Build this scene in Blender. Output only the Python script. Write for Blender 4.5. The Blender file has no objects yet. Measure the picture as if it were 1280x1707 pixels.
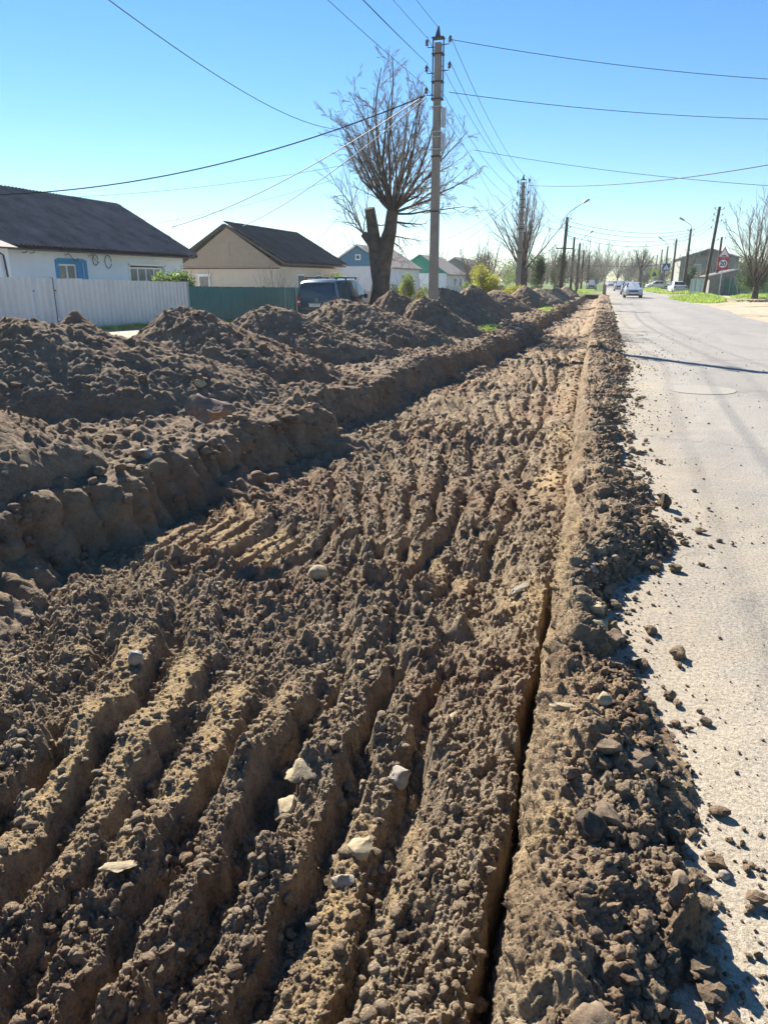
import bpy, bmesh, math, random
import numpy as np
from mathutils import Vector, Matrix, Quaternion
R = math.radians
rng = np.random.default_rng(7)
random.seed(7)
S = bpy.context.scene
COL = S.collection

# ------------------------------------------------------------------ camera
CAMH = 1.65
PITCH, YAW, FPX = R(17.85), R(16.147), 1200.0
cam_d = bpy.data.cameras.new('camera')
cam = bpy.data.objects.new('camera', cam_d); COL.objects.link(cam)
cam.location = (0, 0, CAMH)
cam.rotation_euler = (R(90) - PITCH, 0, YAW)
cam_d.sensor_fit = 'VERTICAL'; cam_d.sensor_height = 24.0
cam_d.lens = 24.0 * FPX / 1707.0
cam_d.clip_start = 0.05; cam_d.clip_end = 5000
S.camera = cam

# ------------------------------------------------------------------ sky, sun, exposure
SUN_AZ, SUN_EL = R(41), R(34)            # azimuth to the left of the street's direction (+Y)
w = bpy.data.worlds.new('World'); S.world = w; w.use_nodes = True
nt = w.node_tree; nt.nodes.clear()
sky = nt.nodes.new('ShaderNodeTexSky'); sky.sky_type = 'NISHITA'; sky.sun_disc = False
sky.sun_elevation = SUN_EL; sky.sun_rotation = -SUN_AZ
sky.altitude = 0; sky.air_density = 1.0; sky.dust_density = 0.0; sky.ozone_density = 2.0
bgn = nt.nodes.new('ShaderNodeBackground'); bgn.inputs['Strength'].default_value = 0.0501
out = nt.nodes.new('ShaderNodeOutputWorld')
hs = nt.nodes.new('ShaderNodeHueSaturation'); hs.inputs['Saturation'].default_value = 1.2
tint = nt.nodes.new('ShaderNodeMix'); tint.data_type = 'RGBA'; tint.blend_type = 'MULTIPLY'; tint.inputs[0].default_value = 1; tint.inputs[7].default_value = (.85, .95, 1.07, 1)
nt.links.new(sky.outputs[0], tint.inputs[6]); nt.links.new(tint.outputs[2], hs.inputs['Color']); nt.links.new(hs.outputs[0], bgn.inputs['Color']); nt.links.new(bgn.outputs[0], out.inputs[0])
sd = bpy.data.lights.new('sun', 'SUN'); sd.energy = 5.0; sd.angle = R(0.5); sd.color = (1.0, 0.93, 0.82)
sun = bpy.data.objects.new('sun', sd); COL.objects.link(sun)
sv = Vector((-math.sin(SUN_AZ) * math.cos(SUN_EL), math.cos(SUN_AZ) * math.cos(SUN_EL), math.sin(SUN_EL)))
sun.rotation_euler = sv.to_track_quat('Z', 'Y').to_euler()
sun.location = (-20, 20, 30)
S.view_settings.view_transform = 'Standard'; S.view_settings.look = 'None'
S.view_settings.exposure = 1.5; S.view_settings.gamma = 1.0
S.view_settings.use_curve_mapping = False
S.cycles.use_denoising = True
S.cycles.max_bounces = 6; S.cycles.diffuse_bounces = 3; S.cycles.volume_bounces = 1
S.cycles.transparent_max_bounces = 8
S.cycles.volume_step_rate = 4; S.cycles.volume_max_steps = 16

def atY(px, py, Y):
    """the real point at depth Y that the photograph shows at (px, py)"""
    x = px - 640.0; y = 853.5 - py
    fh = FPX * math.cos(PITCH) + y * math.sin(PITCH); up = -FPX * math.sin(PITCH) + y * math.cos(PITCH)
    rx = x * math.cos(YAW) - fh * math.sin(YAW); ry = x * math.sin(YAW) + fh * math.cos(YAW)
    t = Y / ry
    return Vector((rx * t, Y, CAMH + up * t))

# ------------------------------------------------------------------ numpy noise
def hsh(ix, iy, seed):
    n = (ix.astype(np.int64) * 73856093) ^ (iy.astype(np.int64) * 19349663) ^ np.int64(seed * 83492791 + 12345)
    n = n.astype(np.uint32)
    n ^= n >> np.uint32(13); n *= np.uint32(0x5bd1e995); n ^= n >> np.uint32(15); n *= np.uint32(0x27d4eb2d); n ^= n >> np.uint32(14)
    return n.astype(np.float32) * np.float32(1.0 / 4294967296.0)
def vn(x, y, seed=0):
    ix = np.floor(x); iy = np.floor(y); fx = (x - ix).astype(np.float32); fy = (y - iy).astype(np.float32)
    fx = fx * fx * (3 - 2 * fx); fy = fy * fy * (3 - 2 * fy)
    ix = ix.astype(np.int32); iy = iy.astype(np.int32)
    a = hsh(ix, iy, seed); b = hsh(ix + 1, iy, seed); c = hsh(ix, iy + 1, seed); d = hsh(ix + 1, iy + 1, seed)
    return (a + (b - a) * fx + (c - a + (a - b - c + d) * fx) * fy) * 2 - 1
def fbm(x, y, o=3, seed=0):
    s = 0; a = 1; t = 0
    for k in range(o):
        s = s + a * vn(x * 2 ** k + 17.3 * k, y * 2 ** k - 9.1 * k, seed + k); t += a; a *= .5
    return s / t
def sm(e0, e1, v):
    t = np.clip((v - e0) / (e1 - e0), 0, 1); return t * t * (3 - 2 * t)
def clods(x, y, cell, dens, seed, rmin=.25, rmax=.8, pw=1.6):
    """height of round clods of soil lying about: the upper envelope of many small domes"""
    x = (x / cell).astype(np.float32); y = (y / cell).astype(np.float32)
    wv = vn(x * 2.1, y * 2.1, seed + 50); wu = vn(x * 2.1 + 40, y * 2.1 + 11, seed + 51)
    x = x + .16 * wv; y = y + .16 * wu
    ix = np.floor(x).astype(np.int32); iy = np.floor(y).astype(np.int32)
    best = np.zeros_like(x)
    for dx in (-1, 0, 1):
        for dy in (-1, 0, 1):
            jx = ix + dx; jy = iy + dy
            h1 = hsh(jx, jy, seed); h2 = hsh(jx, jy, seed + 1); h3 = hsh(jx, jy, seed + 2); h4 = hsh(jx, jy, seed + 3)
            r = rmin + (rmax - rmin) * h3 ** pw
            ex = x - (jx + h1); ey = y - (jy + h2)
            an = h4 * 6.283
            e1 = ex * np.cos(an) + ey * np.sin(an); e2 = -ex * np.sin(an) + ey * np.cos(an)
            v = r * r - e1 * e1 - e2 * e2 * (1 + h2 * .9)
            v = np.sqrt(np.maximum(v, 0)) * (.55 + .45 * h1)
            v = np.where((h4 * 7.13) % 1.0 < dens, v, 0)
            best = np.maximum(best, v)
    return best * cell * (1 + .45 * vn(x * 4.3, y * 4.3, seed + 60))

# ------------------------------------------------------------------ object helpers
def tag(o, label=None, cat=None, group=None, kind=None):
    if label: o['label'] = label
    if cat: o['category'] = cat
    if group: o['group'] = group
    if kind: o['kind'] = kind
    return o
def empty(name, loc=(0, 0, 0), rz=0, label=None, cat=None, group=None):
    o = bpy.data.objects.new(name, None); COL.objects.link(o)
    o.location = loc; o.rotation_euler = (0, 0, rz); o.empty_display_size = .2
    return tag(o, label, cat, group)
def link(name, me, m=None, parent=None):
    o = bpy.data.objects.new(name, me); COL.objects.link(o)
    if m is not None:
        for q in (m if isinstance(m, (list, tuple)) else [m]): me.materials.append(q)
    if parent is not None: o.parent = parent
    return o
def npmesh(name, V, F, smooth=True):
    """V (n,3); F (m,k) equal-sided faces"""
    me = bpy.data.meshes.new(name)
    V = np.ascontiguousarray(V, dtype=np.float32); F = np.ascontiguousarray(F, dtype=np.int32)
    me.vertices.add(len(V)); me.vertices.foreach_set('co', V.ravel())
    k = F.shape[1]
    me.loops.add(F.size); me.loops.foreach_set('vertex_index', F.ravel())
    me.polygons.add(len(F)); me.polygons.foreach_set('loop_start', np.arange(0, F.size, k, dtype=np.int32))
    me.update(calc_edges=True)
    me.polygons.foreach_set('use_smooth', np.full(len(F), bool(smooth)))
    return me
def fattr(me, name, vals):
    a = me.attributes.new(name, 'FLOAT', 'POINT'); a.data.foreach_set('value', np.ascontiguousarray(vals, dtype=np.float32).ravel())
def gridF(nr, nc, off=0):
    i = np.arange(nr - 1)[:, None] * nc + np.arange(nc - 1)[None, :]
    i = i.ravel() + off
    return np.stack([i, i + 1, i + nc + 1, i + nc], 1)

class MB:
    """collects boxes, tubes and prisms into ONE mesh"""
    def __init__(s): s.v = []; s.f = []
    def add(s, vs, fs):
        o = len(s.v); s.v += [tuple(v) for v in vs]; s.f += [tuple(i + o for i in f) for f in fs]; return s
    def box(s, c, d, rz=0, M=None):
        x, y, z = d[0] / 2, d[1] / 2, d[2] / 2
        vs = [Vector((a, b, e)) for a in (-x, x) for b in (-y, y) for e in (-z, z)]
        M = M or Matrix.Rotation(rz, 3, 'Z')
        vs = [M @ v + Vector(c) for v in vs]
        return s.add(vs, [(0, 1, 3, 2), (4, 6, 7, 5), (0, 4, 5, 1), (2, 3, 7, 6), (0, 2, 6, 4), (1, 5, 7, 3)])
    def tube(s, pts, r, n=8, cap=True, twist=0):
        pts = [Vector(p) for p in pts]; rr = r if isinstance(r, (list, tuple)) else [r] * len(pts)
        vs = []; N = len(pts)
        up = None
        for i, p in enumerate(pts):
            d = (pts[min(i + 1, N - 1)] - pts[max(i - 1, 0)]).normalized()
            if up is None:
                up = Vector((0, 0, 1)) if abs(d.z) < .9 else Vector((1, 0, 0))
            a = d.cross(up).normalized(); b = a.cross(d).normalized(); up = b
            for k in range(n):
                t = 2 * math.pi * k / n + twist
                vs.append(p + (a * math.cos(t) + b * math.sin(t)) * rr[i])
        fs = [(i * n + k, i * n + (k + 1) % n, (i + 1) * n + (k + 1) % n, (i + 1) * n + k) for i in range(N - 1) for k in range(n)]
        if cap: fs += [tuple(range(n))[::-1], tuple((N - 1) * n + k for k in range(n))]
        return s.add(vs, fs)
    def prism(s, poly, axis, a, b):
        """poly: 2D points; extruded along axis from a to b"""
        def P(u, v, t):
            return {'x': (t, u, v), 'y': (u, t, v), 'z': (u, v, t)}[axis]
        n = len(poly)
        vs = [P(u, v, a) for u, v in poly] + [P(u, v, b) for u, v in poly]
        fs = [tuple(range(n)), tuple(range(2 * n - 1, n - 1, -1))] + [(i, (i + 1) % n, n + (i + 1) % n, n + i) for i in range(n)]
        return s.add(vs, fs)
    def mesh(s, name, smooth=None):
        me = bpy.data.meshes.new(name); me.from_pydata(s.v, [], s.f); me.polygons.foreach_set('use_smooth', np.zeros(len(me.polygons), bool))
        bm = bmesh.new(); bm.from_mesh(me); bmesh.ops.recalc_face_normals(bm, faces=bm.faces); bm.to_mesh(me); bm.free()
        if smooth is not None:
            me.polygons.foreach_set('use_smooth', np.ones(len(me.polygons), bool)); me.set_sharp_from_angle(angle=R(smooth))
        return me
    def build(s, name, m, parent=None, smooth=None):
        return link(name, s.mesh(name, smooth), m, parent)

# ------------------------------------------------------------------ materials
MATS = {}
def newmat(name):
    m = bpy.data.materials.new(name); m.use_nodes = True; MATS[name] = m
    t = m.node_tree; b = t.nodes['Principled BSDF']
    return m, t, b
def nd(t, typ, **kw):
    n = t.nodes.new(typ)
    for k, v in kw.items():
        if k == 'op': n.operation = v
        elif k in ('blend_type', 'data_type', 'feature', 'distance', 'attribute_name', 'wave_type', 'bands_direction'): setattr(n, k, v)
        else: n.inputs[k].default_value = v
    return n
def pos(t):
    return t.nodes.new('ShaderNodeNewGeometry').outputs['Position']
def noise(t, vec, scale, detail=4, rough=.6, dist=0):
    n = nd(t, 'ShaderNodeTexNoise', Scale=scale, Detail=detail, Roughness=rough, Distortion=dist)
    t.links.new(vec, n.inputs['Vector']); return n.outputs['Fac']
def ramp(t, fac, stops):
    n = t.nodes.new('ShaderNodeValToRGB'); cr = n.color_ramp
    while len(cr.elements) < len(stops): cr.elements.new(.5)
    for e, (p, c) in zip(cr.elements, stops):
        e.position = p; e.color = (*c, 1) if len(c) == 3 else c
    t.links.new(fac, n.inputs[0]); return n.outputs['Color']
def mix(t, fac, a, b, mode='MIX'):
    n = t.nodes.new('ShaderNodeMix'); n.data_type = 'RGBA'; n.blend_type = mode
    for i, v in ((0, fac), (6, a), (7, b)):
        if isinstance(v, (int, float)): n.inputs[i].default_value = v
        elif isinstance(v, tuple): n.inputs[i].default_value = (*v, 1)
        else: t.links.new(v, n.inputs[i])
    return n.outputs[2]
def mth(t, op, a, b=0.0, clamp=False):
    n = t.nodes.new('ShaderNodeMath'); n.operation = op; n.use_clamp = clamp
    for i, v in ((0, a), (1, b)):
        if isinstance(v, (int, float)): n.inputs[i].default_value = v
        else: t.links.new(v, n.inputs[i])
    return n.outputs[0]
def bump(t, b, h, dist, strength=1.0, prev=None):
    n = t.nodes.new('ShaderNodeBump'); n.inputs['Distance'].default_value = dist; n.inputs['Strength'].default_value = strength
    t.links.new(h, n.inputs['Height'])
    if prev: t.links.new(prev, n.inputs['Normal'])
    t.links.new(n.outputs[0], b.inputs['Normal']); return n.outputs[0]
def plain(name, col, rough=.7, metal=0, world=False, var=.18, vscale=3.0, bscale=0, bdist=.003, spec=.5, fine=60):
    m, t, b = newmat(name)
    tc = pos(t) if world else t.nodes.new('ShaderNodeTexCoord').outputs['Object']
    f = noise(t, tc, vscale, 5, .65)
    f2 = noise(t, tc, fine, 3, .6)
    f = mth(t, 'ADD', mth(t, 'MULTIPLY', f, .7), mth(t, 'MULTIPLY', f2, .3))
    d = tuple(c * (1 - var * 1.6) for c in col); l = tuple(min(1, c * (1 + var * 1.2)) for c in col)
    t.links.new(ramp(t, f, [(.3, d), (.5, col), (.72, l)]), b.inputs['Base Color'])
    b.inputs['Roughness'].default_value = rough; b.inputs['Metallic'].default_value = metal
    b.inputs['Specular IOR Level'].default_value = spec
    if bscale: bump(t, b, noise(t, tc, bscale, 5), bdist)
    return m

def soil_mat(name, dark, mid, light, red=(.23, .125, .075), clay=(.42, .30, .16)):
    m, t, b = newmat(name); p = pos(t)
    big = noise(t, p, .55, 3, .5); med = noise(t, p, 5, 5, .65); fine = noise(t, p, 70, 4, .7); fine2 = noise(t, p, 22, 4, .6)
    f = mth(t, 'ADD', mth(t, 'MULTIPLY', med, .45), mth(t, 'ADD', mth(t, 'MULTIPLY', fine, .3), mth(t, 'MULTIPLY', fine2, .25)))
    c = ramp(t, f, [(.34, dark), (.5, mid), (.68, light)])
    rm = ramp(t, big, [(.46, (0, 0, 0)), (.66, (.8, .8, .8))])
    c = mix(t, rm, c, mix(t, .5, red, c))
    at = nd(t, 'ShaderNodeAttribute', attribute_name='clay').outputs['Fac']
    cl = mix(t, fine2, tuple(x * .8 for x in clay), tuple(min(1, x * 1.2) for x in clay))
    c = mix(t, mth(t, 'MULTIPLY', at, ramp(t, med, [(.3, (.35,) * 3), (.6, (1, 1, 1))])), c, cl)
    t.links.new(c, b.inputs['Base Color'])
    b.inputs['Roughness'].default_value = .95; b.inputs['Specular IOR Level'].default_value = .15
    n1 = bump(t, b, noise(t, p, 60, 7, .8), .035, .8)
    vo = nd(t, 'ShaderNodeTexVoronoi', Scale=120.0, feature='SMOOTH_F1'); t.links.new(p, vo.inputs['Vector'])
    bump(t, b, mth(t, 'SUBTRACT', 1.0, vo.outputs['Distance']), .012, .7, n1)
    return m
SOIL = soil_mat('soil', (.115, .084, .056), (.285, .215, .145), (.50, .41, .28))
HEAPM = soil_mat('heap_soil', (.125, .093, .066), (.245, .185, .13), (.40, .315, .22))
def stone_mat(name, a, b_, rough=.85, scale=14):
    m, t, b = newmat(name); tc = t.nodes.new('ShaderNodeTexCoord').outputs['Object']
    f = noise(t, tc, scale, 6, .65); t.links.new(ramp(t, f, [(.35, a), (.65, b_)]), b.inputs['Base Color'])
    b.inputs['Roughness'].default_value = rough; b.inputs['Specular IOR Level'].default_value = .25
    bump(t, b, noise(t, tc, scale * 4, 6, .7), .008, .8); return m
PALE = stone_mat('pale_stone', (.24, .19, .12), (.44, .365, .24))
GREYST = stone_mat('grey_stone', (.2, .18, .15), (.36, .32, .26))
REDST = stone_mat('reddish_clod', (.15, .10, .08), (.27, .185, .14), .95, 22)
DARKST = stone_mat('dark_clod', (.05, .04, .03), (.12, .09, .065), .95, 25)
CLODM = stone_mat('soil_clod', (.1, .07, .048), (.25, .19, .13), .95, 20)

def asphalt():
    m, t, b = newmat('asphalt'); p = pos(t)
    sx = t.nodes.new('ShaderNodeSeparateXYZ'); t.links.new(p, sx.inputs[0]); X = sx.outputs[0]
    big = noise(t, p, .35, 4, .6); med = noise(t, p, 3.2, 5, .65); fine = noise(t, p, 160, 3, .75); f2 = noise(t, p, 55, 4, .7)
    grey = ramp(t, mth(t, 'ADD', mth(t, 'MULTIPLY', fine, .55), mth(t, 'MULTIPLY', f2, .45)), [(.36, (.06, .057, .055)), (.47, (.215, .205, .19)), (.6, (.42, .40, .375))])
    dust = ramp(t, mth(t, 'ADD', mth(t, 'MULTIPLY', fine, .45), mth(t, 'MULTIPLY', f2, .55)), [(.37, (.12, .10, .07)), (.46, (.32, .27, .20)), (.62, (.48, .42, .325))])
    # trodden soil dust lies thick along the dug edge and thins out towards the middle of the road
    e = mth(t, 'ADD', X, mth(t, 'ADD', mth(t, 'MULTIPLY', mth(t, 'SUBTRACT', big, .5), 2.6), mth(t, 'MULTIPLY', mth(t, 'SUBTRACT', med, .5), 1.6)))
    e = ramp(t, mth(t, 'MULTIPLY', e, .25), [(.14, (1, 1, 1)), (.36, (.22, .22, .22)), (1.0, (.08, .08, .08))])
    c = mix(t, e, grey, dust)
    # old patches of a darker and a lighter mix
    mp = t.nodes.new('ShaderNodeMapping'); mp.inputs['Scale'].default_value = (.5, .16, 1); t.links.new(p, mp.inputs[0])
    pt = noise(t, mp.outputs[0], 1.0, 3, .55, .6)
    c = mix(t, ramp(t, pt, [(.42, (0, 0, 0)), (.5, (.5, .5, .5)), (.58, (.15, .15, .15))]), c, mix(t, 1.0, c, (.72, .72, .74), 'MULTIPLY'))
    ck = nd(t, 'ShaderNodeTexVoronoi', Scale=.55, feature='DISTANCE_TO_EDGE')
    wv = t.nodes.new('ShaderNodeVectorMath'); wv.operation = 'ADD'; nn = nd(t, 'ShaderNodeTexNoise', Scale=2.2, Detail=6.0, Roughness=.7); t.links.new(p, nn.inputs['Vector']); t.links.new(nn.outputs['Color'], wv.inputs[0]); t.links.new(p, wv.inputs[1]); t.links.new(wv.outputs[0], ck.inputs['Vector'])
    cm = ramp(t, ck.outputs['Distance'], [(.0, (1, 1, 1)), (.012, (0, 0, 0))]); cm = mth(t, 'MULTIPLY', cm, ramp(t, big, [(.45, (0, 0, 0)), (.6, (.7, .7, .7))]))
    c = mix(t, cm, c, (.07, .06, .05))
    track = nd(t, 'ShaderNodeTexWave', Scale=.19, Distortion=1.2, Detail=2.0); track.bands_direction = 'X'; t.links.new(p, track.inputs['Vector'])
    c = mix(t, mth(t, 'MULTIPLY', track.outputs['Fac'], .22), c, mix(t, 1.0, c, (.7, .7, .72), 'MULTIPLY'))
    t.links.new(c, b.inputs['Base Color'])
    b.inputs['Roughness'].default_value = .82; b.inputs['Specular IOR Level'].default_value = .35
    n1 = bump(t, b, fine, .004, .7); n2 = bump(t, b, f2, .01, .6, n1); bump(t, b, noise(t, p, 2.5, 3), .03, .6, n2)
    return m
ASPH = asphalt()
def ground_mat():
    m, t, b = newmat('ground'); p = pos(t)
    sx = t.nodes.new('ShaderNodeSeparateXYZ'); t.links.new(p, sx.inputs[0])
    big = noise(t, p, .22, 4, .6); med = noise(t, p, 2.5, 5, .65); fine = noise(t, p, 45, 4, .75)
    dirt = ramp(t, mth(t, 'ADD', mth(t, 'MULTIPLY', med, .5), mth(t, 'MULTIPLY', fine, .5)), [(.32, (.26, .2, .14)), (.5, (.43, .35, .26)), (.68, (.55, .47, .36))])
    grass = ramp(t, fine, [(.3, (.05, .075, .02)), (.6, (.13, .19, .05))])
    f = mth(t, 'ADD', mth(t, 'MULTIPLY', big, .6), mth(t, 'MULTIPLY', med, .4))
    far = mth(t, 'MULTIPLY', mth(t, 'SUBTRACT', sx.outputs[1], 60.0), .002, True)
    f = mth(t, 'ADD', f, far)
    c = mix(t, ramp(t, f, [(.52, (0, 0, 0)), (.6, (1, 1, 1))]), dirt, grass)
    t.links.new(c, b.inputs['Base Color']); b.inputs['Roughness'].default_value = .95; b.inputs['Specular IOR Level'].default_value = .15
    bump(t, b, mth(t, 'ADD', fine, med), .02, .8); return m
GROUND = ground_mat()
def leafm(name, a, b_, tr=.35):
    m, t, b = newmat(name); p = pos(t)
    f = noise(t, p, 2.3, 4, .7); oi = t.nodes.new('ShaderNodeObjectInfo').outputs['Random']
    t.links.new(ramp(t, f, [(.35, a), (.65, b_)]), b.inputs['Base Color']); b.inputs['Roughness'].default_value = .6
    tb = t.nodes.new('ShaderNodeBsdfTranslucent'); t.links.new(ramp(t, f, [(.35, tuple(min(1, c * 1.6) for c in a)), (.65, tuple(min(1, c * 1.8) for c in b_))]), tb.inputs[0])
    mx = t.nodes.new('ShaderNodeMixShader'); mx.inputs[0].default_value = tr
    o = t.nodes['Material Output']; t.links.new(b.outputs[0], mx.inputs[1]); t.links.new(tb.outputs[0], mx.inputs[2]); t.links.new(mx.outputs[0], o.inputs[0])
    return m
LEAF_Y = leafm('yellow_green_leaf', (.2, .22, .03), (.36, .36, .06))
LEAF_G = leafm('light_green_leaf', (.09, .15, .03), (.2, .28, .07))
LEAF_D = leafm('dark_green_leaf', (.03, .055, .02), (.07, .11, .04))
LEAF_B = leafm('bud_leaf', (.10, .095, .06), (.19, .175, .105), .2)
GRASS = leafm('weed_leaf', (.12, .2, .035), (.3, .38, .09), .45)
BARK = plain('bark', (.105, .088, .074), .95, var=.5, vscale=2.5, bscale=14, bdist=.05, spec=.1)
TWIG = plain('twig_bark', (.26, .225, .19), .9, var=.35, spec=.1)
TWIGP = plain('pale_twig', (.24, .2, .18), .9, var=.3, spec=.1)

# ================================================================== TERRAIN
def kn(y, pts):
    a = np.array(pts, dtype=float); return np.interp(y, a[:, 0], a[:, 1])
def left_ground(x, y):
    b = sm(5, 13, -np.asarray(x, dtype=float))
    return b * (.2 - .5 * sm(14, 38, np.asarray(y, dtype=float)))
def bank_x(y):
    return kn(y, [(-6, -4.2), (2, -4.15), (4, -4.1), (6.3, -3.98), (8.6, -3.66), (11, -3.62), (13.2, -3.6), (18.7, -3.0), (26, -2.65), (40, -2.4), (70, -2.1), (92, -1.9)])
def wall_x(y):     # foot of the cut on the road side
    return kn(y, [(-6, -.10), (4, -.12), (8, -.17), (14, -.26), (30, -.3), (92, -.35)])
def road_edge(y):  # where the thrown-up soil ends on the asphalt
    return kn(y, [(-6, .5), (1.4, .42), (2, .37), (2.9, .28), (3.7, .2), (4.2, .36), (4.9, .56), (5.6, .48), (6.8, .42), (8.5, .36), (12.7, .46), (16, .62), (17.5, .5), (24, .6), (92, .7)])
PASS = np.array([-8., 4.4, 9.6, 14.4, 18.9, 24, 29, 35, 41, 48, 56, 65, 75, 86, 120])
def row_coord(x, y, k):
    e0 = PASS[k]; e1 = PASS[k + 1]
    ym = np.where(k == 0, 2.3, e0 + 1.8)
    xs = np.minimum(x, -.06)
    c = np.minimum(1 / xs - .07 * np.where(k == 0, y - ym, np.clip(y - ym, -.5, 3.2)), -.16)
    return 1 / c
def floor_h(x, y, lod=0):
    x = np.asarray(x, dtype=np.float32); y = np.asarray(y, dtype=np.float32)
    n1 = fbm(x * .9, y * .9, 3, 3); n2 = fbm(x * 3.1, y * 3.1, 3, 9)
    s = y + .35 * np.sin(x * 1.5 + 1) + .5 * n1 + .12 * n2
    k = np.clip(np.searchsorted(PASS, s) - 1, 0, len(PASS) - 2)
    t = (s - PASS[k]) / (PASS[k + 1] - PASS[k]); t = np.where(k == 0, np.clip(y / 4.6, 0, 1), t)
    ph = hsh(k, k * 0, 77) * 7
    u = row_coord(x, y, k) / np.where(k == 0, .275, .225) + ph + .22 * n2 + .3 * n1 + .07 * vn(x * 11, y * 11, 15) + .03 * vn(x * 29, y * 29, 16)
    kk = np.floor(u); f = u - kk; ki = kk.astype(np.int32)
    h1 = hsh(ki, k, 5); h2 = hsh(ki, k, 6); h3 = hsh(ki, k, 8)
    wd = .56 + .18 * h1
    lon = vn(y * 1.1 + h2 * 40, kk * 3.7, 31)
    lon2 = vn(y * 3.3 + h1 * 40, kk * 1.7, 32)
    prof = sm(.0, .22, f) * (1 - sm(wd, wd + .19, f))
    pres = sm(-.75, -.1, lon + .35 * h3)                 # rows break off here and there
    hgt = (.09 + .075 * h3) * (.72 + .28 * lon2)
    amp = np.where(k == 0, 1.1, .88) * (1 - .5 * sm(20, 50, y))
    bx = bank_x(y)
    nearbank = sm(.25, 1.1, x - bx)
    bd = np.where(k == 0, 1 - sm(.04, .12, 1 - (s - PASS[k]) / 12.4), np.maximum(1 - sm(.02, .13, t), 1 - sm(.02, .1, 1 - t)))
    cover = np.clip(bd * .8 + .9 * sm(.3, .6, fbm(x * 1.5 + 31, y * 1.1, 3, 47)) * np.where(k == 0, 1, .7), 0, 1)     # loose soil that fell back into the grooves
    prof = prof * (1 - .8 * cover) + .62 * .8 * cover
    z = -.53 + prof * hgt * pres * amp * (.25 + .75 * nearbank)
    saw = .06 * (1 - sm(.0, .55, t)) * sm(0, .06, t) * sm(-.35, .15, vn(x * 1.3, k * 5.1, 12)) * np.where(k == 0, 0, 1)
    z = z - .035 * (1 - prof) * pres * (.3 + .7 * nearbank)
    z = z + saw + .05 * n1 + .032 * n2
    # local pits and thrown lumps
    pit = sm(.42, .65, fbm(x * 1.9 + 7, y * 1.3, 2, 41)); z = z - .07 * pit
    top = sm(.5, .95, prof) * pres
    smooth = top * sm(.2, .5, vn(x * 1.6 + 3, y * 1.0, 61)) * (1 - pit) * (1 - cover)
    # last long block by the cut, with the narrow saw groove beside it
    wx = wall_x(y); d = wx - x + .012 * vn(y * 3, y * 0, 90)
    blk = (1 - sm(.33, .41, d)) * sm(-1.0, -.4, vn(y * .45 + 1.3, y * 0, 91) + .8 * (1 - sm(1, 4.5, y)))
    slab = -.33 - .05 * sm(.1, .33, d) + .02 * n2
    z = z * (1 - blk) + blk * slab
    smooth = smooth * (1 - blk) + blk * sm(-.25, .3, vn(x * .4, y * .9 + 5, 63))
    gw = .032 + .02 * vn(y * 1.7, y * 0, 92) + .012 * vn(y * 9, y * 0, 93)
    gro = (1 - sm(gw, gw + .035, d)) * (sm(-.5, .0, vn(y * .9 + 4, y * 0, 94) * .7 - .5 + 1.5 * (1 - sm(2.2, 3.7, y))))
    z = z * (1 - gro) + gro * (-.56 + .1 * sm(3, 6, y))
    smooth = smooth * (1 - gro) * (1 - .7 * sm(7, 14, y))
    rough = 1 - .82 * smooth
    dn = .5 + .5 * fbm(x * 1.4, y * 1.4, 2, 70)
    far = 1 - .3 * sm(4, 8, y)
    z = z + far * rough * ((np.where(k == 0, .5, .3) + .6 * cover) * clods(x, y, .26, .14, 100, .2, .55) + (.6 + .4 * cover) * clods(x, y, .13, .28, 110) + .8 * clods(x + .3, y, .07, .35 + .3 * dn, 120))
    if lod <= 1: z = z + (.25 + .75 * rough) * ((1.1 if lod else .85) * clods(x, y, .036, .8, 130) + .012 * n2)
    if lod == 0: z = z + (.3 + .7 * rough) * (1.25 * clods(x, y, .021, .85, 140, .3, .95) + 1.1 * clods(x, y, .0125, .9, 145, .3, .95)) + .005 * fbm(x * 45, y * 45, 2, 150)
    return z, smooth
def band_mesh(x0f, x1f, bands, hf, over=1.0):
    Vs = []; Fs = []; As = []; off = 0
    for (ya, yb, cx, dy0, dy1, lod) in bands:
        ny = max(4, int((yb - ya) / ((dy0 + dy1) / 2)))
        tt = np.linspace(0, 1, ny); q = dy1 / dy0
        yy = ya + (yb - ya) * (tt if abs(q - 1) < .02 else (q ** tt - 1) / (q - 1))
        xa = x0f(yy); xb = x1f(yy); nx = int(np.max(xb - xa) / cx) + 2
        sx = np.linspace(0, 1, nx)[None, :]
        X = xa[:, None] * (1 - sx) + xb[:, None] * sx; Y = np.repeat(yy[:, None], nx, 1)
        Z, A = hf(X.ravel(), Y.ravel(), lod)
        Vs.append(np.stack([X.ravel(), Y.ravel(), Z], 1)); As.append(A); Fs.append(gridF(ny, nx, off)); off += ny * nx
    return np.concatenate(Vs), np.concatenate(Fs), np.concatenate(As)
vis = lambda y: np.maximum(bank_x(y) + .1, -1.35 * y - 1.2) if True else 0
full = lambda y: bank_x(y) + .1
fx1 = lambda y: wall_x(y) + .03
V, F, A = band_mesh(full, fx1, [(-5, 1.02, .05, .05, .05, 1)], floor_h)
V2, F2, A2 = band_mesh(vis, fx1, [(1.0, 2.0, .0044, .0034, .0048, 0), (1.98, 3.5, .006, .005, .0105, 0), (3.48, 6.2, .0092, .0105, .021, 0)], floor_h)
V3, F3, A3 = band_mesh(full, fx1, [(6.15, 11, .0155, .021, .036, 1), (10.95, 22, .028, .036, .08, 1), (21.9, 45, .06, .09, .2, 2), (44.8, 92, .1, .17, .4, 2)], floor_h)
V4, F4, A4 = band_mesh(full, lambda y: vis(y) + .05, [(1.0, 3.0, .05, .05, .05, 1)], floor_h)
off = 0; VV = []; FF = []; AA = []
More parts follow.
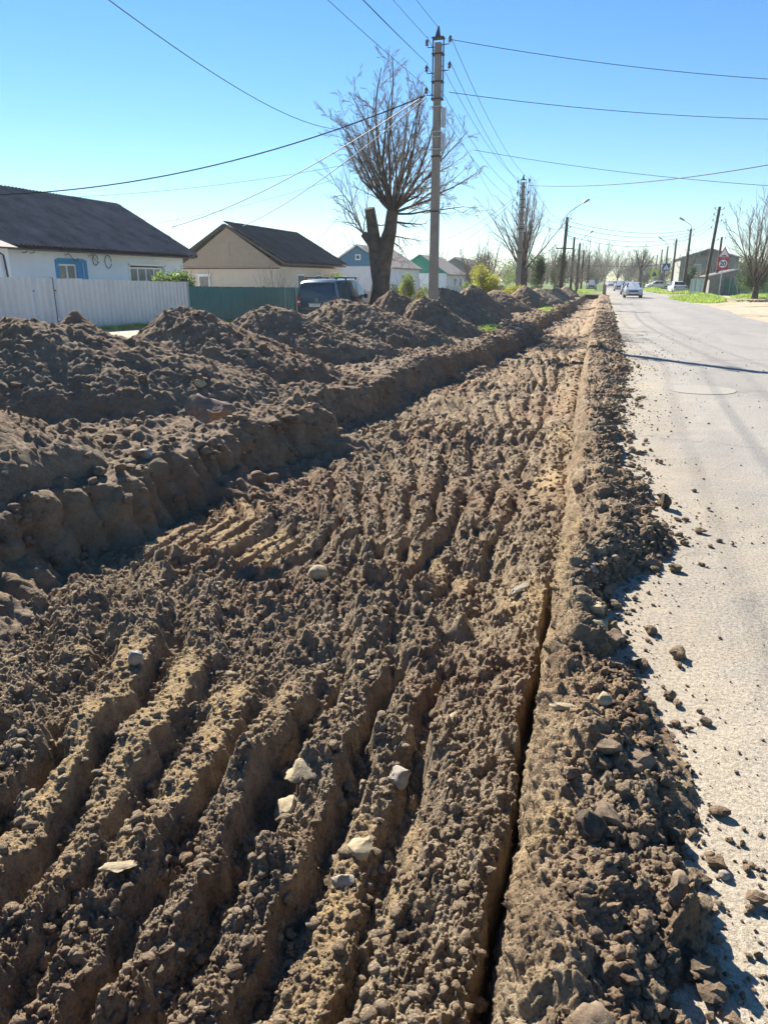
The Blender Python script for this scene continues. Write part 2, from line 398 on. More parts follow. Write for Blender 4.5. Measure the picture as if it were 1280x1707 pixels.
for v, f, a in ((V, F, A), (V2, F2, A2), (V3, F3, A3), (V4, F4, A4)):
    VV.append(v); FF.append(f + off); AA.append(a); off += len(v)
FV = np.concatenate(VV)
me = npmesh('trench_floor', FV, np.concatenate(FF)); fattr(me, 'clay', np.concatenate(AA))
o = link('trench_floor', me, SOIL); tag(o, kind='structure', label='dug trench floor of brown soil with rows of bucket tooth ridges')
print('floor verts', len(FV))

def ysteps(y0, y1, k, dmin):
    ys = [y0]
    while ys[-1] < y1: ys.append(ys[-1] + max(dmin, k * abs(ys[-1])))
    return np.array(ys)
def strip(name, ys, prof, disp, m, label, kind='structure'):
    """prof(y)->(n,2) arrays of x,z per row; displaced along the profile normal by disp(y, s, u)"""
    X, Z, U = prof(ys)                       # (ny,n)
    dX = np.gradient(X, axis=1); dZ = np.gradient(Z, axis=1); L = np.sqrt(dX ** 2 + dZ ** 2) + 1e-9
    sarc = np.cumsum(L, axis=1)
    nx = -dZ / L; nz = dX / L
    Y = np.repeat(ys[:, None], X.shape[1], 1)
    D, A = disp(Y, sarc, U, X, Z)
    XX = X + nx * D; ZZ = Z + nz * D
    V = np.stack([XX.ravel(), Y.ravel(), ZZ.ravel()], 1)
    me = npmesh(name, V, gridF(X.shape[0], X.shape[1])); fattr(me, 'clay', A.ravel())
    o = link(name, me, m); tag(o, label, kind=kind); return o, V
def resample(ctrl, n_per):
    """ctrl: list of (ny,) x and z control curves -> smooth rows"""
    cx = np.stack([c[0] for c in ctrl], 1); cz = np.stack([c[1] for c in ctrl], 1)
    t = np.concatenate([np.linspace(i, i + 1, n, endpoint=False) for i, n in enumerate(n_per)] + [[len(ctrl) - 1]])
    i = np.minimum(t.astype(int), len(ctrl) - 2); f = t - i
    def cr(C):
        p1 = C[:, i]; p2 = C[:, i + 1]; p0 = C[:, np.maximum(i - 1, 0)]; p3 = C[:, np.minimum(i + 2, len(ctrl) - 1)]
        lin = p1 + (p2 - p1) * f
        cat = .5 * (2 * p1 + (p2 - p0) * f + (2 * p0 - 5 * p1 + 4 * p2 - p3) * f ** 2 + (3 * p1 - p0 - 3 * p2 + p3) * f ** 3)
        return .5 * lin + .5 * cat
    return cr(cx), cr(cz), np.repeat(t[None, :], cx.shape[0], 0)

# ---- ridge of thrown soil between the cut and the road
def ridge_prof(ys):
    o = np.ones_like(ys); wx = wall_x(ys); re = road_edge(ys) + .08 * vn(ys * 2.3, ys * 0, 5) + .04 * vn(ys * 7, ys * 0, 6)
    ht = .10 + .05 * vn(ys * .8, ys * 0, 7) + .035 * vn(ys * 2.7, ys * 0, 8) + .05 * sm(3.6, 4.6, ys) * (1 - sm(8, 11, ys)); ht = ht * (1 - .35 * sm(10, 25, ys))
    gap = sm(16.1, 16.5, ys) * (1 - sm(17.0, 17.4, ys)); ht = ht * (1 - .75 * gap)
    cxr = wx + (re - wx) * (.42 + .1 * vn(ys * 1.3, ys * 0, 9))
    return resample([(wx - .03, -.66 * o), (wx + .0, -.30 * o), (wx + .035, -.06 * o + ht * .2), (wx * .6 + cxr * .4, ht * .72), (cxr, ht), (cxr * .5 + re * .5, ht * .5), (re - .07, .016 * o), (re + .06, -.03 * o)], [16, 22, 26, 36, 40, 44, 14])
def ridge_disp(Y, s, U, X, Z):
    up = sm(1.6, 2.6, U); edge = 1 - sm(6.1, 7, U); bot = 1 - sm(5.8, 6.6, U)
    cut = 1 - up
    d = .045 * fbm(Y * 1.7, s * 2.5, 3, 21) * up + .028 * fbm(Y * 6, s * 7, 3, 22)
    d = d + up * edge * (.6 * sm(2.8, 3.9, U) * clods(Y, s, .24, .3, 23, .25, .7) + .6 * clods(Y, s, .11, .28, 24))
    d = d + (.25 + .75 * up) * edge * (.8 * clods(Y, s, .055, .5, 25) + .8 * clods(Y, s, .027, .75, 26))
    d = d + edge * np.where(Y < 5, 1.0 * clods(Y, s, .016, .85, 27, .3, .95), 0) + .006 * fbm(Y * 30, s * 30, 2, 33)
    d = d + .02 * fbm(Y * 2, s * 12, 2, 28) * (1 - .5 * up)
    return d, (1 - .85 * sm(5, 10, Y)) * np.clip(.25 * (1 - sm(3.0, 4.6, U)) * sm(-.2, .3, vn(Y * 1.2, s * 3, 29)) + .4 * sm(.2, .5, vn(Y * 2.2, s * 4, 30)), 0, 1)
ys = np.concatenate([np.arange(-3, .95, .03), ysteps(.95, 90, .0036, .0042)])
ridge, RV = strip('soil_ridge', ys, ridge_prof, ridge_disp, SOIL, 'ridge of loose clods and crumbly soil thrown up between the trench and the road', 'stuff')
RA = None
print('ridge', len(RV))

# ---- bank on the left: disturbed verge on top, cut face, slumped foot
def bank_prof(ys):
    o = np.ones_like(ys)
    bite = .16 * vn(ys * .8, ys * 0, 201) + .09 * vn(ys * 2.3, ys * 0, 202) + .1 * sm(.3, .55, vn(ys * 1.05 + 2, ys * 0, 203)) - .28 * np.exp(-((ys - 8.9) / .3) ** 2) + .22 * np.exp(-((ys - 4.3) / .5) ** 2)
    bx = bank_x(ys) - bite * (1 - .4 * sm(15, 30, ys))
    slump = sm(.1, .6, vn(ys * .9 + 5, ys * 0, 204))
    z0 = left_ground(-9.5 * o, ys) + .0
    zt = .01 + .03 * vn(ys * .9, ys * 0, 205)
    return resample([(-10.5 * o, left_ground(-10.5 * o, ys) - .03), (-7.6 * o, left_ground(-7.6 * o, ys) + .04), (bx - 1.6, .04 * o), (bx - .28, zt + .02), (bx, zt - .01), (bx + .09, -.12 * o), (bx + .19, -.34 * o - 0 * slump), (bx + .34 + .25 * slump, -.53 * o + .1 * slump), (bx + .95, -.62 * o)], [20, 62, 48, 22, 14, 20, 20, 20])
def bank_disp(Y, s, U, X, Z):
    top = 1 - sm(3.2, 4.2, U); face = sm(3.6, 4.6, U) * (1 - sm(6.6, 7.4, U)); foot = sm(6.2, 7.3, U)
    fade = sm(.0, 1.0, U) ; n = fbm(Y * 2.2, s * 2.2, 3, 211)
    d = .05 * n * fade
    sc = np.abs(np.sin(Y * 11 + 1.5 * vn(Y * 1.3, s * 0, 212) + .6 * (s % 3)))
    d = d + face * (.09 * sc - .06 + .07 * fbm(Y * 4, s * 6, 3, 213) + .02 * fbm(Y * 18, s * 9, 2, 220))
    lump = fade * top + .3 * face + .8 * foot
    dl = sm(-.2, .35, fbm(Y * .8, s * .8, 2, 214))
    d = d + lump * (.6 * clods(Y, s, .28, .14, 215, .2, .6) + .65 * clods(Y, s, .14, .12 + .35 * dl, 216) + .8 * clods(Y, s, .075, .3 + .4 * dl, 217)) + (.3 * face + .7 * lump) * .8 * clods(Y, s, .04, .7, 218)
    return d, face * .25 * sm(0, .4, vn(Y * 1.5, s * 2, 219))
ys = np.concatenate([np.arange(-4, 2.2, .05), ysteps(2.2, 92, .0042, .012)])
bank, BV = strip('trench_bank', ys, bank_prof, bank_disp, HEAPM, 'left bank of the trench with its cut face and lumpy top')
print('bank', len(BV))
# end of the trench
mb = MB(); mb.box((-1, 91, -.35), (4, .8, .74)); mb.build('trench_end', SOIL); tag(bpy.data.objects['trench_end'], kind='structure')

# ---- ground sheet with a hole where the trench lies, out to the horizon
gx = np.array([-1500, -500, -150, -60, -36, -28, -22, -18, -16, -14, -12, -10.3, -8, -6, -4.75, .30, 2, 4.5, 6.4, 7.2, 8.2, 9.5, 12, 16, 30, 80, 200, 600, 1500.])
gy = np.concatenate([[-60, -20, -5], np.arange(-2, 60, 2), [66, 74, 82, 90, 100, 130, 180, 260, 400, 700, 1500, 3000]])
X, Y = np.meshgrid(gx, gy)
Z = left_ground(X, Y) - .035 * (X > -10.1) * (X < -4) - .006
Z = np.where(X > 6.6, -.006 + .10 * sm(7, 9.5, X), Z)
Vg = np.stack([X.ravel(), Y.ravel(), Z.ravel()], 1); Fg = gridF(len(gy), len(gx))
cx = Vg[Fg][:, :, 0].mean(1); cy = Vg[Fg][:, :, 1].mean(1)
Fg = Fg[~((cx > -4.7) & (cx < .3) & (cy > -4.5) & (cy < 90))]
o = link('ground', npmesh('ground', Vg, Fg), GROUND); tag(o, kind='structure')
# ---- road
ry = np.concatenate([np.arange(-20, 100, 1.0), [110, 130, 160, 200, 280, 400, 700, 1500]])
re = 6.55 + .25 * vn(ry * .31, ry * 0, 301) + .12 * vn(ry * 1.3, ry * 0, 302) + .012 * np.clip(ry - 30, 0, 50)
Xr = np.stack([np.full_like(ry, .16), np.full_like(ry, 2.0), np.full_like(ry, 4.2), re - .3, re], 1)
Zr = np.stack([ry * 0, ry * 0 + .0, ry * 0, ry * 0, ry * 0 - .004], 1)
Vr = np.stack([Xr.ravel(), np.repeat(ry, 5), Zr.ravel()], 1)
o = link('road', npmesh('road', Vr, gridF(len(ry), 5)), ASPH); tag(o, kind='structure')

# sunken round patch of paler asphalt
mb = MB(); px_, py_ = 1.62, 12.35
mb.prism([(px_ + .52 * math.cos(a) * (1 + .04 * math.sin(3 * a)), py_ + .52 * math.sin(a) * (1 + .05 * math.sin(2 * a + 1))) for a in np.linspace(0, 2 * math.pi, 40, endpoint=False)], 'z', -.02, .007)
o = mb.build('road_patch', stone_mat('patch_asphalt', (.27, .25, .22), (.34, .32, .28), .9, 30)); tag(o, kind='structure')
# ================================================================== SOIL HEAPS
def heap(x, y, h, rx, ry, rot, label, bumps=(), n=150, seed=1, lod=1):
    g0 = float(left_ground(x, y)) + .02
    ext = 1.55 if y < 20 else 1.25; u = np.linspace(-1.25, 1.25, n); U, W = np.meshgrid(np.linspace(-1.25, 1.25 * ext, n), u)
    r = np.sqrt(U ** 2 + W ** 2); Ue = np.where(U > 0, U * .85, U)
    Xl = U * rx; Yl = W * ry
    c, s = math.cos(rot), math.sin(rot)
    X = x + Xl * c - Yl * s; Y = y + Xl * s + Yl * c
    nn = fbm(X * .9, Y * .9, 3, seed * 11); n2 = fbm(X * 2.8, Y * 2.8, 3, seed * 11 + 3)
    re_ = np.sqrt((U / np.where(U > 0, ext, 1)) ** 2 + W ** 2); rr = re_ * (1 + .2 * nn + .06 * n2) + .28 * sm(.8, 1.08, re_)
    shape = np.maximum(1 - rr, 0); z = h * 1.08 * (shape - .35 * np.maximum(shape - .78, 0))          # angle of repose, blunt top
    for (bx, by, bh, br) in bumps:
        q = np.sqrt(((X - bx)) ** 2 + ((Y - by)) ** 2) / br * (1 + .2 * nn)
        z = np.maximum(z, (bh * np.maximum(1 - q, 0) + np.minimum(z, bh) * .15) * (1 - sm(.5, 1.1, re_)))
    ins = sm(1.2, 1.02, re_)
    z = z + ins * (.09 * nn + .04 * n2 + .03 * fbm(X * 6, Y * 6, 2, seed + 77)) * h
    z = z + ins * .03 * np.abs(fbm(X * 11, Y * 11, 2, seed + 78))
    ang = np.arctan2(W, U)
    z = z + ins * .035 * vn(ang * 9, rr * 2, seed + 3) * (rr > .2)
    dl = .25 + .35 * sm(-.3, .5, fbm(X * 1.1, Y * 1.1, 2, seed + 9)) + .3 * sm(.6, 1., rr)
    z = z + ins * ((.12 + .5 * sm(.45, .9, rr)) * clods(X, Y, .3, .12, seed + 20, .15, .5) + (.12 + .6 * sm(.45, .9, rr)) * clods(X, Y, .15, dl * .7, seed + 30) + .7 * clods(X, Y, .07, dl + .25, seed + 40))
    if lod == 1: z = z + ins * .9 * clods(X, Y, .042, .75, seed + 50)
    z0 = z; eb = bank_x(Y) - .16 - X + .05 * n2                       # nothing hangs over the cut
    z = z - .06 * sm(1.0, 1.15, rr) - .4 * sm(1.1, 1.23, re_); z = np.minimum(z, np.clip(eb * 1.0, -.3, 9) + .05 * sm(0, .1, eb) + (.8 * clods(X, Y, .16, .5, 881) + .8 * clods(X, Y, .08, .7, 882) + .04 * n2) * sm(0, .2, eb)) - .2 * (1 - sm(-.05, .06, eb))
    V = np.stack([X.ravel() - x, Y.ravel() - y, z.ravel()], 1)
    Fh = gridF(n, n); kf = (np.minimum(1.24 - re_, eb + .12).ravel() > 0)[Fh].all(1)
    me = npmesh('soil_heap', V, Fh[kf]); fattr(me, 'clay', np.zeros(n * n))
    o = link('soil_heap', me, HEAPM); o.location = (x, y, g0)
    tag(o, label, 'soil heap', 'heaps of dug soil along the trench')
    W_ = V[((re_ < 1.1) & (eb > .05)).ravel()] + np.array([x, y, g0]); return W_
HV = []
HV.append(heap(-6.70, 4.90, 0.80, 1.90, 1.60, 0, 'nearest soil heap, cut off by the left edge of the photo, low and rounded', n=190, seed=41))
HV.append(heap(-7.50, 8.10, 1.10, 2.60, 2.00, .5, 'broad soil heap with two lumpy peaks in front of the grey metal fence', bumps=[(-7.1, 8.9, .98, 1.5)], n=250, seed=42))
HV.append(heap(-6.90, 11.40, 1.10, 1.95, 1.75, 0, 'pointed soil heap before the right end of the grey metal fence', n=200, seed=43))
HV.append(heap(-6.90, 14.80, 1.03, 2.00, 1.65, .3, 'rounded soil heap in front of the green metal fence', n=180, seed=44))
HV.append(heap(-6.50, 18.50, 1.16, 2.10, 2.10, .2, 'large soil heap with a pale stone on its side, in front of the dark minivan', n=190, seed=45))
HV.append(heap(-6.30, 22.60, 1.24, 1.75, 1.47, 0, 'soil heap in front of the foot of the big bare tree', n=130, seed=46))
HV.append(heap(-5.20, 22.30, 1.13, 1.55, 1.47, 0, 'soil heap hiding the foot of the nearest utility pole', n=130, seed=47))
HV.append(heap(-6.10, 29.60, 1.40, 2.07, 2.21, 0, 'steep soil heap just beyond the nearest utility pole, in front of the low white house', n=130, seed=48, lod=2))
HV.append(heap(-5.60, 33.40, 1.43, 1.66, 1.84, 0, 'dark soil heap in front of the yellow green bush', n=110, seed=49, lod=2))
HV.append(heap(-5.40, 40.00, 1.24, 1.75, 2.12, 0, 'soil heap in front of the picket fence', n=90, seed=50, lod=2))
HV.append(heap(-4.60, 46.50, 1.30, 1.66, 2.02, 0, 'soil heap before the foot of the second utility pole', n=80, seed=51, lod=2))
for x, y, h, lb in ((-4.4, 54, 1.1, 'fourth soil heap from the far end of the row, under the dark conifer'), (-4.3, 61, 1.05, 'third soil heap from the far end of the row'), (-3.9, 69, 1.0, 'second last soil heap of the row'), (-3.6, 78, 1.0, 'farthest soil heap of the row, below the street lamps')):
    HV.append(heap(x, y, h, 1.7, 2.6, 0, lb, n=70, seed=int(y), lod=2))

# ================================================================== CLODS AND STONES
def ico(sub, seed, amp=.3, facet=False):
    bm = bmesh.new(); bmesh.ops.create_icosphere(bm, subdivisions=sub, radius=1)
    r = np.random.default_rng(seed)
    V = np.array([v.co[:] for v in bm.verts]); F = np.array([[v.index for v in f.verts] for f in bm.faces]); bm.free()
    if facet:
        for _ in range(9):
            n = r.normal(size=3); n /= np.linalg.norm(n); d = V @ n; h = r.uniform(.45, .8)
            V = V - np.outer(np.maximum(d - h, 0), n)
    f = 1 + amp * .6 * vn(V[:, 0] * 1.3 + seed, V[:, 1] * 1.3 + V[:, 2] * 1.7, seed) + amp * .5 * vn(V[:, 0] * 3 + V[:, 2] * 2, V[:, 1] * 3 + seed, seed + 1)
    if sub > 2: f = f + amp * .35 * vn(V[:, 0] * 8 + V[:, 2] * 5, V[:, 1] * 8 - V[:, 2] * 4, seed + 2) + amp * .2 * vn(V[:, 0] * 17 + V[:, 2] * 15, V[:, 1] * 18 - V[:, 2] * 11, seed + 4)
    return V * f[:, None], F
T1 = [ico(1, s, .6) for s in range(8)]; T2 = [ico(2, s + 20, .5, s % 2 == 0) for s in range(8)]
T3 = [ico(3, s + 40, .5, s % 2 == 0) for s in range(8)]
def rotm(r, n):
    q = r.normal(size=(n, 4)); q /= np.linalg.norm(q, axis=1)[:, None]; a, b, c, d = q.T
    return np.stack([1 - 2 * (c * c + d * d), 2 * (b * c - a * d), 2 * (b * d + a * c), 2 * (b * c + a * d), 1 - 2 * (b * b + d * d), 2 * (c * d - a * b), 2 * (b * d - a * c), 2 * (c * d + a * b), 1 - 2 * (b * b + c * c)], 1).reshape(n, 3, 3)
def scatter(name, P, rad, m, label, T=T1, smooth=False, flat=.75, sink=.2, seed=1, kind='stuff', cat='soil crumbs'):
    r = np.random.default_rng(seed); n = len(P); Vs = []; Fs = []; off = 0
    Rm = rotm(r, n); ti = r.integers(0, len(T), n)
    for k, (tv, tf) in enumerate(T):
        idx = np.where(ti == k)[0]
        if not len(idx): continue
        sc = rad[idx][:, None] * r.uniform(.7, 1.25, (len(idx), 3)) * np.array([1, 1, flat])
        V = np.einsum('nij,mj->nmi', Rm[idx], tv) * sc[:, None, :] + (P[idx] + np.stack([0 * rad[idx]] * 2 + [rad[idx] * (flat - sink - .25)], 1))[:, None, :]
        m_ = len(tv)
        F = (tf[None] + (np.arange(len(idx)) * m_)[:, None, None]).reshape(-1, 3) + off
        Vs.append(V.reshape(-1, 3)); Fs.append(F); off += len(idx) * m_
    me = npmesh(name, np.concatenate(Vs), np.concatenate(Fs), smooth=smooth)
    o = link(name, me, m); tag(o, label, kind=kind); return o
r_ = np.random.default_rng(3)
def pick(V, n, dens, ymin=1.0, ymax=30):
    """random vertices, thinned by distance so that the scatter is even per square metre of ground"""
    y = V[:, 1]; k = (y > ymin) & (y < ymax); W = V[k]; p = dens(W[:, 0], W[:, 1], W[:, 2]); p = np.maximum(p, 0); p /= p.sum()
    return W[r_.choice(len(W), n, p=p)]
# vertex area grows with distance; weigh by it
Pf = pick(FV, 14000, lambda x, y, z: np.interp(y, [1, 2, 3.5, 6.2, 6.25, 11, 22, 30], [1.5, 3, 6, 18, 40, 60, 150, 350]) / (1 + y) ** 1.6)
rf = .004 + .022 * r_.random(len(Pf)) ** 4 + .0012 * Pf[:, 1]
kn_ = (Pf[:, 1] < 3.4) & (rf > .009)
scatter('soil_crumbs', Pf[~kn_], rf[~kn_], SOIL, 'small crumbs of soil lying on the trench floor', seed=5)
scatter('soil_clods', Pf[kn_], rf[kn_] * .95, SOIL, 'loose clods of soil lying on the nearest part of the trench floor', T=T2, smooth=True, seed=51)
k = RV[:, 0] > wall_x(RV[:, 1]) + .12
Pr = pick(RV[k], 5200, lambda x, y, z: np.where(x > road_edge(y) * .45, 2.0, 1.0) * y / (1 + y) ** 1.3, 1.0, 40)
rr2 = .0035 + .024 * r_.random(len(Pr)) ** 6 + .0012 * Pr[:, 1]
kb = (rr2 < .014 + .003 * Pr[:, 1]); kc = (rr2 > .022) & (Pr[:, 1] < 8) & ~kb
scatter('ridge_crumbs', Pr[kb], rr2[kb], SOIL, 'small crumbs of soil lying on the ridge beside the road', seed=61)
km = ~kb & ~kc
scatter('ridge_clods', Pr[km], rr2[km], SOIL, 'middling clods of soil lying on the ridge beside the road', T=T2, smooth=True, seed=6)
scatter('large_ridge_clods', Pr[kc], rr2[kc], SOIL, 'largest loose clods lying on the ridge beside the road', T=T3, smooth=True, seed=62)
Pb = pick(BV, 4200, lambda x, y, z: np.where(z > -.15, 1., .35) * y ** 2 / (1 + y) ** 1.8 * np.where(x > -8, 1, .15), 3, 60)
rb = .01 + np.where((Pb[:, 1] < 12) & (Pb[:, 0] > -6.4), .075, .045) * r_.random(len(Pb)) ** 3.6 + .0008 * Pb[:, 1]
kb = (rb < .02) | (Pb[:, 1] > 11)
scatter('bank_crumbs', Pb[kb], rb[kb], HEAPM, 'crumbs of soil lying on the trench bank', seed=71)
scatter('bank_clods', Pb[~kb], rb[~kb], HEAPM, 'clods of soil lying on the trench bank', T=T2, seed=7, smooth=True)
Ph = np.concatenate([W[r_.choice(len(W), 550)] for W in HV[:8]]); Ph = Ph[Ph[:, 2] > .05]
rh = .012 + .05 * r_.random(len(Ph)) ** 4
scatter('heap_clods', Ph, rh, HEAPM, 'clods of soil lying on the soil heaps', seed=8)
# crumbs on the asphalt: thick at the ridge, few further out
n = 5200
yy = 1.0 + 24 * r_.random(n) ** 1.9; ex = r_.exponential(.33, n); ex = np.where(r_.random(n) < .3, r_.random(n) * 2.6, ex)
xx = road_edge(yy) - .03 + ex
cl = fbm(xx * 1.3, yy * 1.1, 3, 400); kp = (r_.random(n) < np.clip(.45 + 1.3 * cl, .06, 1)) | (ex < .08); xx = xx[kp]; yy = yy[kp]; ex = ex[kp]
rc = (.0022 + .006 * r_.random(len(xx)) ** 4 + .013 * r_.random(len(xx)) ** 6 * np.exp(-ex / .1)) * (1 + yy * .07)
scatter('road_crumbs', np.stack([xx, yy, rc * .3], 1), rc, CLODM, 'crumbs of soil scattered over the asphalt', flat=.7, seed=9)
n = 800; yy = 1.2 + 22 * r_.random(n) ** 1.6; ex = r_.exponential(.09, n); xx = road_edge(yy) - .02 + ex; rc = .005 + .028 * r_.random(n) ** 4.5 * (1 + yy * .03)
scatter('edge_clods', np.stack([xx, yy, rc * .3], 1), rc, SOIL, 'clods of soil at the edge of the asphalt', T=T2, flat=.75, seed=10)

from mathutils.bvhtree import BVHTree
def nearest_z(V, x, y):
    d = (V[:, 0] - x) ** 2 + (V[:, 1] - y) ** 2; i = np.argpartition(d, 6)[:6]; return float(V[i, 2].max())
ALLS = np.concatenate([FV[::2], RV[::2], BV[::2]] + [h[::2] for h in HV[:6]])
def G0(px, py, z):
    a = atY(px, py, 10.0); t = (z - CAMH) / (a.z - CAMH); return a.x * t, 10.0 * t
def stone(name, px, py, zg, size, m, label, cat, flat=.7, seed=0, rz=0, ratio=(1, 1), tilt=0, facet=True, onroad=False, up=0.25, group=None):
    x, y = G0(px, py, zg)
    if not onroad:
        for _ in range(3):
            z = nearest_z(ALLS, x, y); x, y = G0(px, py, z)
    else: z = 0
    V, F = ico(3, 500 + seed, .28 if facet else .2, facet)
    V = V * np.array([size * ratio[0], size * ratio[1], size * flat])
    o = link(name, npmesh(name, V, F, True), m)
    if facet: o.data.set_sharp_from_angle(angle=R(38))
    o.location = (x, y, z + size * flat * up * (1 if not onroad else 2.6)); o.rotation_euler = (tilt, tilt * .6, rz)
    return tag(o, label, cat, group)
stone('soil_clod', 1108, 848, 0, .05, DARKST, 'dark upright clod standing alone on the road beside the soil ridge', 'soil clod', flat=1.5, seed=1, onroad=True, up=.3)
stone('soil_clod', 1128, 868, 0, .032, DARKST, 'small flat dark clod in the shadow beside the upright clod on the road', 'soil clod', flat=.5, seed=2, onroad=True)
stone('pebble', 1206, 1462, 0, .016, GREYST, 'small round grey pebble lying alone on the asphalt near the bottom right', 'pebble', flat=.8, seed=3, onroad=True, facet=False)
stone('stone', 505, 1287, -.35, .075, PALE, 'pale flat stone on a soil row, upper one of two', 'stone', flat=.45, seed=4, rz=.4, tilt=.2)
stone('stone', 478, 1350, -.35, .062, PALE, 'pale angular stone on a soil row, just below the flat one', 'stone', flat=.7, seed=5, rz=1.0, tilt=-.3)
stone('stone', 606, 1415, -.35, .055, PALE, 'pale blocky stone with a bright flat top in the lower middle of the trench', 'stone', flat=.6, seed=6, rz=.2, tilt=.1)
stone('stone', 570, 1470, -.35, .045, GREYST, 'dull grey green stone half buried below the blocky pale one', 'stone', flat=.6, seed=7, rz=.7)
stone('stone', 668, 1300, -.35, .055, GREYST, 'rough grey rock standing on the soil row left of the long clay block', 'rock', flat=.8, seed=8, rz=.3)
stone('stone', 192, 1447, -.35, .05, PALE, 'thin pale flake of stone lying at the lower left of the trench', 'stone', flat=.3, seed=9, rz=.5, ratio=(1.4, .6))
stone('cobble', 755, 1200, -.42, .032, PALE, 'smooth egg shaped pale cobble lying left of the long clay block', 'cobble', flat=.7, seed=10, facet=False, ratio=(.75, 1.25))
stone('cobble', 530, 957, -.4, .075, PALE, 'round pale stone on the rows in the middle of the trench', 'stone', flat=.75, seed=11, facet=False)
stone('stone', 225, 1103, -.4, .06, GREYST, 'squarish grey rock among the rows at the left', 'rock', flat=.9, seed=12, rz=.4)
stone('stone', 862, 985, -.4, .06, GREYST, 'long narrow grey stone lying slanted near the cut in the middle distance', 'stone', flat=.4, seed=13, rz=-.5, ratio=(.5, 2.2), tilt=.2)
stone('stone', 935, 1180, .06, .045, PALE, 'flat pale slab sticking out of the soil ridge', 'stone slab', flat=.35, seed=14, ratio=(1.5, .7))
stone('stone', 1005, 1170, .1, .04, PALE, 'small pale stone on the ridge near the flat slab', 'stone', flat=.6, seed=15)
stone('stone', 988, 952, .1, .055, GREYST, 'pale slanted plate of stone on the right slope of the ridge', 'stone', flat=.35, seed=16, tilt=.5, ratio=(.8, 1.3))
stone('stone', 990, 1015, .1, .06, PALE, 'light crumbly block on the ridge, farther one of two beside each other', 'stone', flat=.6, seed=17)
stone('stone', 1000, 1045, .06, .06, PALE, 'light crumbly block on the ridge, nearer one of two beside each other', 'stone', flat=.6, seed=18, rz=.5)
stone('soil_clod', 1025, 1060, .02, .06, CLODM, 'flat clod resting on the asphalt at the ridge edge with a long shadow', 'soil clod', flat=.4, seed=19, ratio=(1.3, .8))
stone('soil_clod', 1060, 1270, .03, .085, CLODM, 'large flat slab of soil tipped out over the asphalt from the ridge', 'soil clod', flat=.3, seed=20, ratio=(1.3, 1), rz=.4)
stone('soil_clod', 1010, 1250, .08, .05, CLODM, 'angular brown clod above the large flat slab of soil', 'soil clod', flat=.9, seed=21)
stone('soil_clod', 1015, 1370, .1, .06, CLODM, 'crumbly light topped clod on the ridge crest near the bottom right', 'soil clod', flat=.8, seed=22)
stone('soil_clod', 985, 1385, .1, .05, DARKST, 'dark bumpy clod left of the light topped clod on the ridge', 'soil clod', flat=.9, seed=23)
stone('soil_clod', 1165, 1615, .02, .03, CLODM, 'orange tinted clod at the foot of the ridge near the bottom right', 'soil clod', flat=.8, seed=24)
stone('soil_clod', 1130, 1490, .02, .045, CLODM, 'round clod resting at the foot of the ridge in its shadow', 'soil clod', flat=.8, seed=25)
stone('soil_clod', 990, 1708, .10, .045, CLODM, 'big light clod at the bottom edge on the ridge', 'soil clod', flat=.6, seed=26, facet=False, up=0)
stone('boulder', 340, 680, .05, .19, REDST, 'reddish boulder lying at the foot of the pointed soil heap', 'boulder', flat=.8, seed=131, facet=True, up=-.1)
stone('stone', 243, 762, .05, .10, GREYST, 'long grey stone on top of the trench bank', 'stone', flat=.6, seed=28, ratio=(1.3, .8), rz=.5)
stone('stone', 105, 785, .05, .07, GREYST, 'flat topped grey stone on the trench bank near the left edge', 'stone', flat=.6, seed=29)
stone('stone', 331, 641, .1, .08, PALE, 'pale stone low on the pointed soil heap', 'stone', flat=.8, seed=30)
stone('stone', 557, 553, .5, .15, PALE, 'pale stone on the side of the large soil heap before the minivan', 'stone', flat=1, seed=31)
stone('stone', 363, 825, -.4, .05, PALE, 'small pale upright lump at the foot of the trench bank', 'stone', flat=1.8, seed=32)

# ================================================================== BUILT THINGS
def lg(x, y): return float(left_ground(x, y))
WHITE_W = plain('white_wall', (.70, .75, .80), .9, var=.07, world=True, vscale=.9, bscale=30)
BLUE_W = plain('blue_paint', (.03, .26, .52), .6, var=.08)
FRAME_W = plain('white_frame', (.78, .78, .77), .5, var=.03)
SLATE = plain('weathered_slate', (.18, .155, .145), .8, world=True, var=.4, vscale=1.1, bscale=20, bdist=.01)
ROOF_D = plain('dark_roof', (.095, .082, .075), .85, world=True, var=.35, vscale=.8)
CREAM = plain('cream_wall', (.62, .53, .42), .9, var=.06, vscale=1.5)
SIDING = plain('beige_siding', (.36, .29, .22), .7, var=.08)
BROWNT = plain('brown_trim', (.12, .06, .045), .6)
GREENG = plain('green_paint', (.02, .25, .17), .6, var=.1)
METAL_F = plain('grey_sheet_metal', (.50, .54, .58), .42, .25, world=True, var=.09, vscale=1.3)
GREEN_F = plain('green_sheet_metal', (.007, .125, .14), .38, .1, world=True, var=.1, vscale=1.3)
STEEL = plain('dark_steel', (.06, .06, .06), .5, .6)
WIREM = plain('cable_black', (.012, .012, .014), .7)
CONC = plain('concrete_pole', (.24, .225, .2), .9, var=.2, vscale=2, bscale=30)
CONCD = plain('old_wood_pole', (.07, .055, .045), .9, var=.35, vscale=3)
PORC = plain('porcelain', (.08, .07, .06), .3)
GALV = plain('galvanised', (.42, .43, .44), .45, .7)
def glassm(name, col, rough=.08):
    m, t, b = newmat(name); b.inputs['Base Color'].default_value = (*col, 1); b.inputs['Roughness'].default_value = rough
    b.inputs['Specular IOR Level'].default_value = .8; b.inputs['Coat Weight'].default_value = .4; return m
GLASS = glassm('window_glass', (.12, .15, .17)); TINT = glassm('tinted_glass', (.008, .012, .016)); CURT = plain('curtain', (.5, .52, .53), .9)

